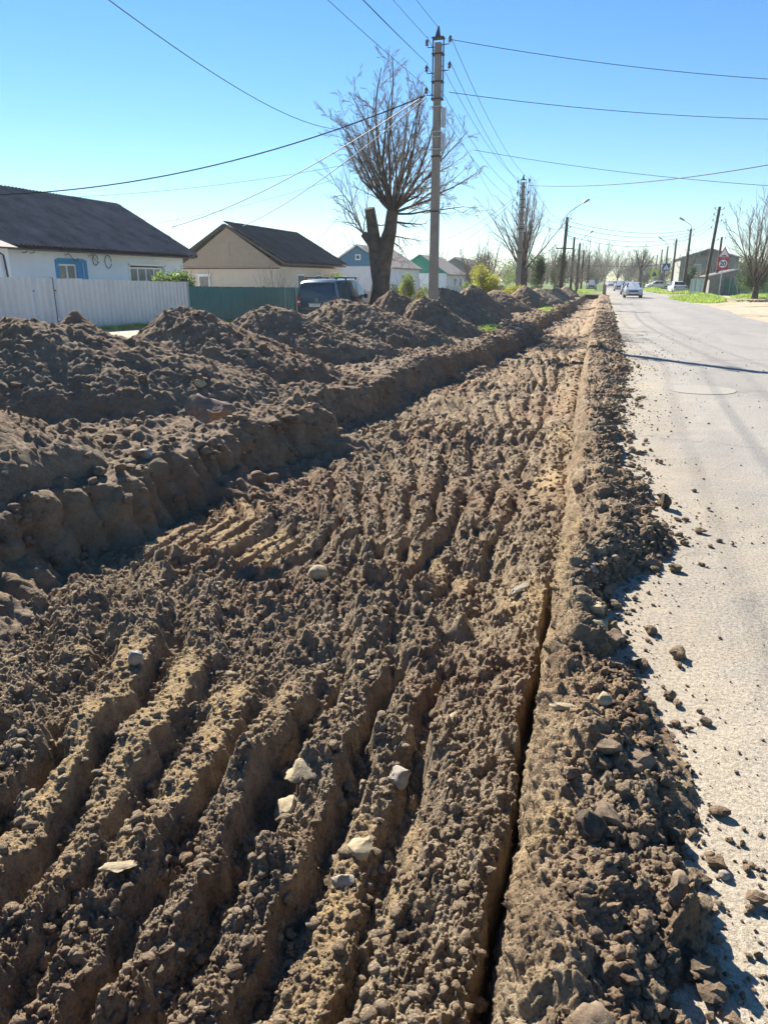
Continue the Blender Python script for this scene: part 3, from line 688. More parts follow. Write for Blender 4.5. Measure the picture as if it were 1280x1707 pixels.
def wall_x_open(mb, x, y0, y1, z0, z1, ops, th=.3):
    """wall facing +x with openings (ya, yb, za, zb)"""
    ops = sorted(ops); y = y0
    def bx(a, b, c, d):
        if b - a > .01 and d - c > .01: mb.box((x - th / 2, (a + b) / 2, (c + d) / 2), (th, b - a, d - c))
    for (a, b, c, d) in ops:
        bx(y, a, z0, z1); bx(a, b, z0, c); bx(a, b, d, z1); y = b
    bx(y, y1, z0, z1)
def wavy_sheet(w, l, period, amp, th=.006, trap=False, spp=8):
    """sheet lying in x (width) and y (length); waves across the width; z up"""
    n = int(round(w / period * spp)); xs = np.linspace(0, w, n + 1); ph = (xs / period) % 1.0
    if trap: z = amp * np.clip((np.abs(ph - .5) * 2 - .35) / .25, 0, 1)
    else: z = amp * .5 * (1 + np.cos(2 * np.pi * ph))
    V = []
    for yy in (0, l):
        V += [(x, yy, zz) for x, zz in zip(xs, z)]
    for yy in (0, l):
        V += [(x, yy, zz - th) for x, zz in zip(xs, z)]
    m = n + 1; F = []
    for i in range(n):
        F += [(i, i + 1, m + i + 1, m + i), (2 * m + i, 3 * m + i, 3 * m + i + 1, 2 * m + i + 1), (i, 2 * m + i, 2 * m + i + 1, i + 1), (m + i, m + i + 1, 3 * m + i + 1, 3 * m + i)]
    F += [(0, m, 3 * m, 2 * m), (n, 2 * m + n, 3 * m + n, m + n)]
    return npmesh('sheet', np.array(V), np.array(F), False)
def mat4(ex, ey, ez, o):
    return Matrix(((ex[0], ey[0], ez[0], o[0]), (ex[1], ey[1], ez[1], o[1]), (ex[2], ey[2], ez[2], o[2]), (0, 0, 0, 1)))

# ---- fences at x = -16
def sheet_fence(root, y0, y1, w, top, bot, m, x=-16.0, period=.25, amp=.05, jitter=.01, trap=True, thick=.006):
    me = wavy_sheet(w, 1.0, period, amp, thick, trap)
    me.materials.append(m); y = y0; k = 0
    while y < y1 - .05:
        ww = min(w, y1 - y); zb = bot(y + ww / 2); zt = top(y + ww / 2)
        o = bpy.data.objects.new('corrugated_sheet', me); COL.objects.link(o); o.parent = root
        # sheet x -> world y, sheet y -> world z, sheet z -> world x
        M = Matrix.Translation((x + random.uniform(0, jitter), y, zb)) @ Matrix(((0, 0, 1, 0), (1, 0, 0, 0), (0, 1, 0, 0), (0, 0, 0, 1)))
        M = M @ Matrix.Diagonal((ww / w * 1.002, zt - zb, 1, 1)) @ Matrix.Rotation(random.uniform(-.006, .006), 4, 'Z')
        o.matrix_local = M; y += ww; k += 1
ftop = lambda y: kn(y, [(10, 1.82), (17.1, 1.74), (26.9, 1.58), (40, 1.5)])
fbot = lambda y: kn(y, [(10, .25), (17, .1), (20.7, .02), (26.9, .06), (40, -.2)])
fr = empty('metal_fence', label='tall grey corrugated metal fence with a black gap post, before the white house', cat='fence')
sheet_fence(fr, 9.5, 18.3, 1.25, ftop, lambda y: float(fbot(y)) - .06, METAL_F)
sheet_fence(fr, 18.3, 19.15, .85, ftop, lambda y: float(fbot(y)) - .06, METAL_F, x=-15.97)
sheet_fence(fr, 19.26, 26.9, 1.25, ftop, fbot, METAL_F)
mb = MB(); mb.box((-16.03, 19.2, .85), (.05, .09, 1.75)); mb.build('fence_post', STEEL, fr)
for y in (13, 16, 22.0, 24.5, 26.85): mb = MB(); mb.box((-16.06, y, .8), (.05, .05, 1.7)); mb.build('fence_post', STEEL, fr)
for z in (.45, 1.35): mb = MB(); mb.box((-16.03, 18.2, z), (.03, 17.3, .04)); mb.build('rail', STEEL, fr)
fr = empty('metal_fence', label='dark green corrugated metal fence standing left of the minivan', cat='fence')
gtop = lambda y: kn(y, [(27, 1.42), (38.4, 1.27), (60, 1.2)]); gbot = lambda y: kn(y, [(27, -.08), (32, -.25), (40, -.36)])
sheet_fence(fr, 26.95, 43.5, 1.2, gtop, gbot, GREEN_F, period=.2, amp=.03, x=-16.02)
for y in (27.05, 30.6, 34.2, 36.4, 37.9, 41): mb = MB(); mb.box((-15.955 if y in (36.4, 37.9) else -16.08, y, .6), (.05, .05, 1.55)); mb.build('fence_post', GALV if y in (36.4, 37.9) else STEEL, fr)
# plinth blocks under the raised part of the grey fence
mb = MB(); mb.box((-16.2, 23.9, -.02), (.25, 5.8, .2)); mb.build('fence_plinth', GREYST, None); tag(bpy.data.objects['fence_plinth'], 'low grey concrete plinth under the raised end of the grey metal fence', 'plinth')
# pale slab fence further along
fr = empty('slab_fence', label='low light grey slab fence behind the foot of the big bare tree', cat='fence')
PALEF = plain('pale_fence', (.42, .42, .41), .85, var=.12)
mb = MB(); mb.box((0, 0, .62), (.06, 1.96, 1.25)); sl = mb.mesh('slab')
sl.materials.append(PALEF)
y = 45.5
while y < 72:
    o = bpy.data.objects.new('slab', sl); COL.objects.link(o); o.parent = fr; o.location = (-15.2 + (y - 45) * .03, y + 1, -.3); y += 2.0
mb = MB(); 
for yy in np.arange(45.5, 73, 2): mb = MB(); mb.box((-15.15 + (yy - 45) * .03, yy, .38), (.11, .09, 1.4)); mb.build('fence_post', PALEF, fr)
pass
fr = empty('picket_fence', label='grey wooden picket fence left of the second utility pole', cat='fence')
PICK = plain('grey_picket', (.24, .23, .22), .9, var=.25)
mb = MB(); mb.prism([(-.05, 0), (.05, 0), (.05, 1.22), (0, 1.3), (-.05, 1.22)], 'x', -.012, .012); pk = mb.mesh('picket'); pk.materials.append(PICK)
for k in range(110):
    y = 50 + k * .17; o = bpy.data.objects.new('picket', pk); COL.objects.link(o); o.parent = fr
    o.location = (-8.9 + .02 * k * .17, y, -.1 + random.uniform(-.03, .03)); o.rotation_euler = (random.uniform(-.03, .03), 0, 0)
mb = MB()
for z in (.3, .9): mb.box((-8.74, 59.3, z), (.04, 18.6, .06), rz=-.02)
mb.build('rail', PICK, fr)

# ---- house 1: white, slate roof
def corr_roof(root, x0, z0, x1, z1, y0, y1, rows, w, m, period=.22, amp=.075):
    """roof slope from the eave (x0,z0) up to the ridge (x1,z1)"""
    up = Vector((x1 - x0, 0, z1 - z0)); L = up.length; up.normalize(); ey = Vector((0, 1, 0))
    nrm = ey.cross(up) * 1; nrm = Vector((up.z, 0, -up.x)) if up.x < 0 else Vector((-up.z, 0, up.x))
    l = L / rows + .12; me = wavy_sheet(w, l, period, amp, .008, spp=6); me.materials.append(m)
    n = int(math.ceil((y1 - y0) / w))
    for r in range(rows):
        for k in range(n):
            yy = y0 + k * w; ww = min(w, y1 - yy)
            if ww < .05: continue
            o = bpy.data.objects.new('roof_sheet', me); COL.objects.link(o); o.parent = root
            base = Vector((x0, yy, z0)) + up * (r * L / rows) + nrm * (.10 + .0 * (1 - r) + .005 * ((k + r) % 2) + random.uniform(0, .008))
            tl = up * 1.0 + nrm * -.012; tl.normalize(); nn = ey.cross(tl); nn = nn if nn.z > 0 else -nn
            o.matrix_local = mat4(ey, tl, nn, base) @ Matrix.Diagonal((ww / w, 1, 1, 1))
h = empty('white_house', (0, 0, 0), label='low white house with a long weathered slate roof and a blue framed window', cat='house')
mb = MB()
wins = [(26.6, 28.25, 1.1, 2.4), (31.6, 34.5, 1.15, 2.32)]
wall_x_open(mb, -21.8, 15, 36.4, -.4, 2.95, wins)
mb.box((-25.8, 36.25, 1.3), (7.4, .3, 3.4)); mb.box((-25.8, 15.15, 1.3), (7.4, .3, 3.4)); mb.box((-29.8, 25.7, 1.3), (.3, 21.4, 3.4))
for yy in (15.15, 36.25): mb.prism([(-22.0, 3.0), (-29.6, 3.0), (-25.8, 5.35)], 'y', yy - .15, yy + .15)
mb.build('wall', WHITE_W, h)
rf = MB(); rf.prism([(-21.25, 2.80), (-25.8, 5.42), (-30.35, 2.80), (-30.35, 2.74), (-25.8, 5.34), (-21.25, 2.74)], 'y', 14.6, 36.75)
rfo = rf.build('roof', ROOF_D, h)
corr_roof(rfo, -21.2, 2.82, -25.8, 5.47, 14.5, 36.85, 3, 1.1, SLATE)
mb = MB()
for k in range(19):
    mb.box((-25.8, 15.1 + k * 1.18, 5.56 + random.uniform(-.01, .02)), (.3, 1.22, .06), M=Matrix.Rotation(random.uniform(-.02, .02), 3, 'X'))
mb.build('ridge_cap', SLATE, rfo)
mb = MB(); mb.box((-23.5, 36.88, 4.17), (5.35, .04, .14), M=Matrix.Rotation(math.atan2(2.65, 4.6), 3, 'Y')); mb.build('barge_board', STEEL, rfo)
def window(root, x, ya, yb, za, zb, cols, frame=FRAME_W, rec=.14, curt=True):
    mb = MB(); t = .07; xx = x - rec
    mb.box((xx, (ya + yb) / 2, zb - t / 2), (.06, yb - ya, t)); mb.box((xx, (ya + yb) / 2, za + t / 2), (.06, yb - ya, t))
    es = np.linspace(ya, yb, cols + 1)
    for k, e in enumerate(es):
        c = e + (t / 2 if k == 0 else (-t / 2 if k == cols else 0)); mb.box((xx, c, (za + zb) / 2), (.06, t, zb - za - 2 * t))
    fo = mb.build('window', frame, root)
    for k in range(cols):
        m2 = MB(); m2.box((xx - .01, (es[k] + es[k + 1]) / 2, (za + zb) / 2), (.012, es[k + 1] - es[k] - t, zb - za - 2 * t)); m2.build('pane', GLASS, fo)
    if curt:
        m3 = MB(); n = 24; pts = [(xx - .12 + .02 * math.sin(i * 1.3), ya + (yb - ya) * i / n) for i in range(n + 1)]
        m3.prism(pts + [(p[0] - .01, p[1]) for p in pts[::-1]], 'z', za, zb); m3.build('curtain', CURT, fo)
    return fo
a = window(h, -21.8, 26.68, 27.85, 1.1, 2.3, 2)
mb = MB(); mb.box((-21.93, 28.05, 1.75), (.16, .36, 1.3)); mb.box((-21.93, 27.25, 2.36), (.16, 1.3, .1)); mb.box((-21.93, 26.63, 1.75), (.18, .08, 1.3))
mb.box((-21.775, 26.52, 1.75), (.045, .16, 1.45)); mb.box((-21.775, 28.33, 1.75), (.045, .16, 1.45)); mb.box((-21.775, 27.42, 2.46), (.045, 1.66, .13))
mb.build('blue_surround', BLUE_W, h)
window(h, -21.8, 31.68, 34.42, 1.15, 2.25, 4)
mb = MB(); mb.box((-21.78, 33.05, 2.38), (.04, 3.2, .1)); mb.box((-21.78, 31.5, 1.75), (.04, .1, 1.3)); mb.box((-21.78, 34.58, 1.75), (.04, .1, 1.3)); mb.build('window_trim', FRAME_W, h)
# cable coils and insulators under the eave
for (y, z, r) in ((29.0, 2.55, .22), (29.9, 2.5, .28)):
    mb = MB(); mb.tube([(-21.74, y + r * math.cos(t) * .8, z + r * math.sin(t) * 1.0 - .05) for t in np.linspace(0, 6.0, 22)], .016, 5); mb.build('cable_coil', WIREM, h)
for y in (24.7, 25.1, 27.1, 28.6):
    mb = MB(); mb.tube([(-21.8, y, 2.66), (-21.6, y, 2.68), (-21.55, y, 2.78)], .014, 5); mb.tube([(-21.55, y, 2.76), (-21.55, y, 2.86)], [.045, .03], 8); mb.build('insulator', STEEL, h)
mb = MB(); mb.tube([(-21.62, 27.2, 2.68), (-21.6, 27.4, 2.45), (-21.62, 27.65, 2.42), (-21.62, 27.7, 2.55)], .014, 5); mb.tube([(-21.62, 28.7, 2.68), (-21.6, 28.8, 2.5), (-21.62, 29.1, 2.38)], .014, 5); mb.build('loose_cable', WIREM, h)
# front wing at the left edge
mb = MB(); mb.box((-21.2, 19.8, 1.2), (1.1, 5.8, 3.1)); mb.build('porch_wall', WHITE_W, h)
mb = MB(); mb.prism([(-20.4, 2.78), (-20.4, 2.72), (-21.9, 3.1), (-21.9, 3.3)], 'y', 16.6, 22.95); mb.build('porch_roof', ROOF_D, h)
mb = MB(); mb.tube([(-20.55, 20.5, 2.66), (-20.55, 22.0, 2.66), (-20.55, 22.35, 2.5), (-20.55, 22.45, 1.2)], .035, 8); mb.build('pipe', STEEL, h, 40)

# ---- house 2: cream, beige siding gable facing us
h = empty('cream_house', label='cream house with a beige clad gable and a dark grey roof behind the green fence', cat='house')
GX, GY = -24.1, 46.0
mb = MB(); mb.box((-24.1, 51.8, 1.0), (7.3, 11.5, 3.0)); mb.build('wall', CREAM, h)
mb = MB(); mb.prism([(-27.75, 2.5), (-20.45, 2.5), (-24.1, 4.93)], 'y', 46.05, 57.5); mb.build('gable_wall', SIDING, h)
zz = 2.52
while zz < 4.9:
    hw = (4.97 - zz) / (4.97 - 2.5) * 3.72; hw2 = (4.97 - zz - .2) / 2.47 * 3.72
    m2 = MB(); m2.prism([(GX - hw, zz), (GX + hw, zz), (GX + max(hw2, .01), zz + .2), (GX - max(hw2, .01), zz + .2)], 'y', 45.98 - .012, 46.045)
    # lower lip stands proud
    m2.build('siding_board', SIDING, h)
    m3 = MB(); m3.box((GX, 45.955, zz + .01), (2 * hw, .03, .03)); m3.build('siding_lip', SIDING, h); zz += .212
mb = MB(); mb.box((GX - .3, 45.95, 3.55), (.85, .04, .75)); mb.build('gable_hatch', SIDING, h)
mb = MB(); mb.box((GX, 45.97, 2.4), (7.34, .16, .07)); mb.build('band', BROWNT, h)
mb = MB(); mb.prism([(-20.0, 2.72), (-24.1, 5.13), (-28.2, 2.72), (-28.2, 2.62), (-24.1, 5.02), (-20.0, 2.62)], 'y', 45.7, 58.0); rfo = mb.build('roof', ROOF_D, h)
corr_roof(rfo, -19.95, 2.73, -24.1, 5.17, 45.62, 58.05, 2, 1.1, ROOF_D)
mb = MB()
for sx in (1, -1):
    mb.box((-24.1 + sx * 2.08, 45.66, 3.91), (4.8, .05, .15), M=Matrix.Rotation(sx * math.atan2(2.41, 4.1), 3, 'Y'))
mb.build('barge_board', STEEL, h)
for wy in (-23.6,):
    m2 = MB(); m2.box((-26.0, 45.97, 1.45), (.9, .1, 1.1)); m2.box((-26.0, 45.95, 2.02), (1.15, .14, .08)); wo = m2.build('window', FRAME_W, h)
    m3 = MB(); m3.box((-26.0, 45.91, 1.45), (.66, .03, .86)); m3.build('pane', GLASS, wo)
for wy in (49.5, 53):
    m2 = MB(); m2.box((-20.43, wy, 1.5), (.1, 1.3, 1.1)); wo = m2.build('window', FRAME_W, h)
    m3 = MB(); m3.box((-20.37, wy, 1.5), (.03, 1.1, .9)); m3.build('pane', GLASS, wo)

def gable_house(name, cx, y0, y1, hw, ze, zr, wallm, gabm, roofm, label, zg=-.35, ov=.35, trim=FRAME_W, wins=()):
    h = empty(name, label=label, cat='house')
    mb = MB(); mb.box((cx, (y0 + y1) / 2, (zg + ze) / 2), (2 * hw, y1 - y0, ze - zg)); mb.build('wall', wallm, h)
    sl = (zr - ze) / hw
    mb = MB(); mb.prism([(cx - hw, ze + .003), (cx + hw, ze + .003), (cx, zr - .05)], 'y', y0 - .04, y1); mb.build('gable', gabm, h)
    for k in range(1, int((zr - ze) / .25)):
        z = ze + k * .25; w_ = (zr - .1 - z) / sl
        if w_ > .2: m2 = MB(); m2.box((cx, y0 - .05, z), (2 * w_, .02, .03)); m2.build('gable_board', gabm, h)
    mb = MB(); e = hw + ov; mb.prism([(cx + e, ze - ov * sl + .1), (cx, zr + .1), (cx - e, ze - ov * sl + .1), (cx - e, ze - ov * sl), (cx, zr), (cx + e, ze - ov * sl)], 'y', y0 - .3, y1 + .3); ro = mb.build('roof', roofm, h)
    mb = MB()
    for sx in (1, -1): mb.box((cx + sx * e / 2, y0 - .33, (zr + ze - ov * sl) / 2 + .05), (math.hypot(e, zr - ze + ov * sl), .05, .13), M=Matrix.Rotation(sx * math.atan2(sl, 1), 3, 'Y'))
    mb.build('verge_board', trim, ro)
    for (side, a, z, w_, hh) in wins:
        m2 = MB(); m3 = MB()
        if side == 'y': m2.box((a, y0 - .05, z), (w_, .1, hh)); m3.box((a, y0 - .11, z), (w_ - .2, .03, hh - .2))
        else: m2.box((cx + hw + .02, a, z), (.1, w_, hh)); m3.box((cx + hw + .08, a, z), (.03, w_ - .2, hh - .2))
        wo = m2.build('window', FRAME_W, h); m3.build('pane', GLASS, wo)
    return h
BLUEG = plain('faded_blue_boards', (.07, .22, .36), .75, var=.15)
gable_house('blue_gable_house', -22.2, 68, 80, 3.0, 2.9, 4.75, WHITE_W, BLUEG, SLATE, 'white house with a faded blue boarded gable behind the big tree', wins=(('y', -22.2, 3.7, .5, .5), ('x', 73, 1.6, 1.2, 1.2)))
gable_house('green_gable_house', -20.3, 85, 97, 3.1, 2.4, 4.35, WHITE_W, GREENG, SLATE, 'white house with a bright green gable beyond the nearest utility pole', trim=GREENG, wins=(('x', 90, 1.4, 1.3, 1.1), ('x', 94, 1.4, 1.1, 1.1), ('y', -18.9, 1.4, .8, 1.0)))
gable_house('grey_gable_house', -20.6, 108, 122, 3.3, 2.9, 4.75, PICK, PICK, ROOF_D, 'farther dark house with a grey gable and dark roof seen beside the yellow green bush', wins=(('x', 113, 1.6, 1.2, 1.1),))
# house on the right
h = gable_house('grey_roofed_house', 15.6, 128, 142, 4.2, 5.0, 6.3, plain('grey_house_wall', (.27, .27, .24), .9), PICK, plain('light_slate_roof', (.2, .21, .21), .8, var=.2), 'grey house with light slate roof and small dormer behind the trees on the right', wins=(('y', 14, 3.4, 1.0, 1.3),))
mb = MB(); mb.prism([(14.2, 5.3), (15.8, 5.3), (15.0, 6.2)], 'y', 127.4, 130); mb.build('dormer', ROOF_D, h)
gable_house('shed', 13.6, 88, 94, 2.6, 2.1, 2.7, PICK, PICK, SLATE, 'low grey shed behind the green board fence on the right', wins=())

# ================================================================== POLES
def util_pole(x, y, top, label, w0=.30, w1=.19, lean=0.0, m=CONC, frame=True, box=True, sides=4, ins=((.25, 1), (.3, -1), (.95, 1), (1.0, -1), (1.6, -1)), group='utility poles along the street', name='utility_pole', zg=None, taper_top=True):
    zg = lg(x, y) if zg is None else zg
    r = empty(name, (x, y, zg), label=label, cat='pole', group=group); H = top - zg
    mb = MB(); mb.tube([(0, 0, -.3), (0, 0, H * .5), (0, 0, H - (.45 if frame else 0))], [w0 * .7, (w0 + w1) * .35, w1 * .7], sides, twist=math.pi / 4 if sides == 4 else 0); mb.build('shaft', m, r)
    if frame:
        mb = MB()
        for s in (-1, 1): mb.box((s * .165, 0, H - 1.15), (.03, .06, 1.7))
        for zz in (H - 1.98, H - 1.5, H - .75, H - .32): mb.box((0, 0, zz), (.36, .26, .035))
        mb.tube([(-.02, 0, H - .32), (0, 0, H)], [.1, .02], 6); mb.build('steel_cap_frame', STEEL, r)
    for dz, s in ins:
        mb = MB(); z = H - dz - .25
        mb.tube([(s * w1 * .6, 0, z), (s * .33, 0, z), (s * .36, 0, z + .1)], .014, 5); bo = mb.build('bracket', STEEL, r)
        mb = MB(); mb.tube([(s * .36, 0, z + .06), (s * .36, 0, z + .11), (s * .36, 0, z + .16), (s * .36, 0, z + .22)], [.055, .04, .06, .03], 8); mb.build('insulator', PORC, bo, 40)
    if box:
        mb = MB(); mb.box((.22, -.02, H - 2.5), (.12, .12, .55)); mb.box((.22, -.02, H - 3.2), (.12, .12, .5)); mb.build('junction_box', GALV, r)
        for zz in (H - 2.2, H - 2.9, H - 3.05, H - 3.4): mb = MB(); mb.box((0, 0, zz), (.33, .33, .03)); mb.build('strap', GALV, r)
    for zz in (H * .42, H * .6): mb = MB(); k = w0 * 1.0; mb.box((0, 0, zz), (k, k, .04)) ; mb.build('strap', STEEL, r)
    if lean: r.rotation_euler = (0, lean, 0)
    return r
P1 = (-5.45, 24.8); P2 = (-5.45, 51.0)
util_pole(*P1, 9.0, 'tall concrete utility pole nearest to the viewer, with steel frame top and junction boxes')
util_pole(*P2, 8.1, 'second concrete utility pole along the row of soil heaps', w0=.34)
def lamp_arm(r, H, dx, up, m=GALV):
    mb = MB(); mb.tube([(0, 0, H - .6), (0, 0, H + .2), (dx * .12, 0, H + .2 + up * .25), (dx * .8, 0, H + .1 + up)], .035, 6); ao = mb.build('lamp_arm', m, r)
    mb = MB(); d = Vector((dx, 0, up * .75)).normalized(); c = Vector((dx * .8, 0, H + .1 + up))
    mb.tube([c - d * .05, c + d * .15, c + d * .6, c + d * .7], [.05, .11, .12, .04], 8); mb.build('lamp_head', GALV, ao, 40)
lp = 'street lamps on dark poles'
r = util_pole(-4.1, 79, 7.6, 'nearest street lamp on the left, dark pole with a crossbar halfway up', m=CONCD, frame=False, box=False, group=lp, name='street_lamp', w0=.38, w1=.26, ins=((0, 1), (.1, -1), (.8, 1), (.85, -1)), lean=.02)
lamp_arm(r, 7.6, 1.7, 1.2)
mb = MB(); mb.box((0, 0, 4.7), (1.7, .1, .1)); mb.build('crossbar', CONCD, r)
r = util_pole(-3.5, 109, 6.5, 'second street lamp on the left, its arm reaching over the road', m=CONCD, frame=False, box=False, group=lp, name='street_lamp', w0=.36, w1=.26, ins=((0, 1), (.1, -1)))
lamp_arm(r, 6.5, 1.3, 1.1)
for x, y, t, lb in ((-4.15, 105, 7.1, 'third utility pole on the left, thin one just left of the second street lamp'), (-3.6, 135, 6.6, 'fourth utility pole on the left'), (-3.2, 165, 6.6, 'farthest utility pole on the left before the trees')):
    util_pole(x, y, t, lb, m=CONCD, frame=False, box=False, w0=.34, w1=.24, ins=((.1, 1), (.1, -1)))
util_pole(9.5, 75, 7.9, 'dark leaning wooden pole wrapped in cables behind the speed sign', m=CONCD, frame=False, box=False, lean=.0, ins=((0, 1), (0, -1), (.5, 1), (.5, -1), (1.0, 1), (1., -1), (1.6, -1), (2.6, 1)), zg=.1, w0=.27, w1=.22)
pl = bpy.data.objects[[o.name for o in bpy.data.objects if o.get('label', '').startswith('dark leaning')][0]]; pl.rotation_euler = (0, .055, 0); pl.location.x = 8.98
util_pole(11.9, 90, 6.1, 'short pole standing just right of the leaning wooden pole', m=CONCD, frame=False, box=False, ins=((0, 1),), zg=.1)
r = util_pole(9.6, 100, 7.6, 'nearest street lamp on the right side, its arm pointing left', m=CONCD, frame=False, box=False, group=lp, name='street_lamp', zg=.1, w0=.36, w1=.22, ins=((0, 1), (0, -1), (.6, 1)), lean=.01)
lamp_arm(r, 7.5, -1.1, .8)
util_pole(10.2, 125, 7.6, 'second utility pole on the right with a thick top', m=CONCD, frame=False, box=False, zg=.1, w0=.34, w1=.26, ins=((0, 1), (0, -1), (.6, 1), (.6, -1)))
r = util_pole(10.9, 150, 7.6, 'farther street lamp on the right, pale arm above the pole', m=CONCD, frame=False, box=False, group=lp, name='street_lamp', zg=.1, w0=.34, w1=.22, ins=((0, 1),)); lamp_arm(r, 7.5, -1.4, 1.1)
for x, y, t, lb in ((11.3, 170, 7.8, 'third utility pole on the right, left of the crossing sign'), (11.7, 190, 7.3, 'fourth utility pole on the right'), (11.0, 220, 5.6, 'fifth utility pole on the right'), (10.6, 245, 5.6, 'farthest utility pole on the right, near the far cars')):
    util_pole(x, y, t, lb, m=CONC, frame=False, box=False, zg=.1, w0=.36, w1=.26, ins=((0, 1), (0, -1)))

# ---- cables
ORD = ('first', 'second', 'third', 'fourth')
def cable(a, b, sag, r, label, name='overhead_cable', n=22, group='overhead cables'):
    a = Vector(a); b = Vector(b); pts = []
    for i in range(n + 1):
        t = i / n; p = a.lerp(b, t); p.z -= sag * 4 * t * (1 - t); pts.append(p)
    mb = MB(); mb.tube(pts, r, 4, cap=False); o = mb.build(name, WIREM); return tag(o, label, 'cable', group)
p1 = Vector((P1[0], P1[1], 0)); p2 = Vector((P2[0], P2[1], 0))
lb5 = '%s of the five wires strung from the nearest utility pole to the second one'
for q5, s, z1, z2 in zip(('top left', 'top right', 'lower right', 'middle left', 'lowest left'), *zip(*((-.36, 8.75, 7.85), (.36, 8.72, 7.8), (.36, 8.05, 7.15), (-.36, 8.0, 7.1), (-.36, 7.4, 6.5)))):
    cable(p1 + Vector((s, 0, z1)), p2 + Vector((s, 0, z2)), .55, .009, lb5 % q5)
lb6 = '%s of the five wires leaving the nearest pole over the viewer, upper left'
for q5, s, z1, dx in zip(('topmost', 'second highest', 'third highest', 'fourth highest', 'lowest'), *zip(*((.0, 8.95, .1), (-.36, 8.72, 0), (-.36, 8.05, 0), (-.30, 8.0, -.12), (-.36, 7.4, -.05)))):
    cable(p1 + Vector((s, 0, z1)), (-5.9 + s + dx, -1.0, z1 - .0), .25, .008, lb6 % q5)
ATT = Vector((P1[0] - .4, P1[1], 7.15))
cable(ATT, atY(-60, 326, 21), .7, .018, 'thick black cable sagging from the nearest pole to the roof at the left edge')
cable(ATT, atY(285, 379, 37.5), .45, .02, 'cable from the nearest pole down to the right end of the slate roof')
cable(ATT + Vector((.05, 0, -.06)), atY(405, 377, 45.6), .35, .019, 'cable from the nearest pole down to the beige gable')
cable(ATT + Vector((.1, 0, -.1)), atY(520, 410, 58), .3, .009, 'thin cable from the nearest pole through the big tree to the dark grey roof')
cable(atY(150, -24, 12), atY(570, 216, 36), .5, .011, 'black cable crossing the sky from the upper left down to the big tree')
cable(atY(90, 330, 60), atY(640, 262, 70), .6, .014, 'faint far wire above the slate roof')
cable(atY(260, 372, 75), atY(560, 298, 80), .4, .014, 'faint far wire between the slate roof and the big tree')
util_pole(11.15, 31, 8.2, 'utility pole across the road, outside the right edge', m=CONC, zg=.1, box=False)
for (za, ze, lb) in ((8.62, 7.75, 'upper wire leaving the nearest pole to the right edge'), (7.2, 6.8, 'lower wire leaving the nearest pole to the right edge')):
    cable((P1[0] + .36, P1[1], za), (11.0, 31, ze), .35, .009, lb)
cable((P2[0] + .3, P2[1], 7.45), (11.0, 31, 6.6), .65, .02, 'thick dashed looking cable from the second pole to the right edge')
qe = atY(1560, 322, 60); util_pole(qe.x + .3, 60, qe.z + .3, 'farther utility pole across the road, outside the right edge', m=CONC, zg=.1, box=False, frame=False)
cable(atY(790, 250, 62), qe, .6, .016, 'thin far wire crossing behind both left poles to the right edge')
cable((P2[0] - .3, P2[1], 6.9), atY(735, 400, 80), .4, .014, 'upper of two wires from the second pole to the green gabled house')
cable((P2[0] - .3, P2[1], 6.8), atY(750, 414, 84), .4, .014, 'lower of two wires from the second pole to the green gabled house')
cable(atY(785, 262, 60), atY(838, 352, 90), .3, .013, 'short faint wire left of the second pole')
for z1, z2, s in ((7.9, 7.3, .36), (7.2, 6.6, -.36), (7.9, 7.2, -.36)):
    cable((P2[0] + s, P2[1], z1), (-4.1 + s, 79, z2), .9, .012, '%s wire from the second pole to the nearest left street lamp' % {(7.3, .36): 'upper right', (6.6, -.36): 'lower left', (7.2, -.36): 'upper left'}[(z2, s)])
for k, (z1, z2) in enumerate(((7.3, 7.6), (6.9, 7.3), (6.4, 7.0), (6.0, 6.6))):
    cable((-4.1, 79, z1), (9.6, 100, z2 - .2), .7 + .1 * k, .017, ORD[k] + ' from the top of the wires crossing the far road between the street lamps')
for k, (z1, z2) in enumerate(((8.0, 7.5), (7.5, 7.1), (7.0, 6.7))):
    cable((9.4, 75, z1 - .2), (9.6, 100, z2), .5, .015, ORD[k] + ' from the top of the wires between leaning pole and nearest right street lamp')
    cable((9.6, 100, z2), (10.2, 125, z2), .6, .016, ORD[k] + ' from the top of the wires between right street lamp and next pole')
    cable((10.2, 125, z2), (10.9, 150, z2), .6, .018, ORD[k] + ' from the top of the wires beyond the second right pole')
    cable((-3.9, 79, 7.2 - .4 * k), (-4.1, 105, 6.9 - .4 * k), .7, .014, ORD[k] + ' from the top of the wires beyond the nearest left street lamp')
cable((-3.0, 150, 4.3), (11.5, 160, 4.7), .3, .03, 'pale cable hanging low across the far end of the road')

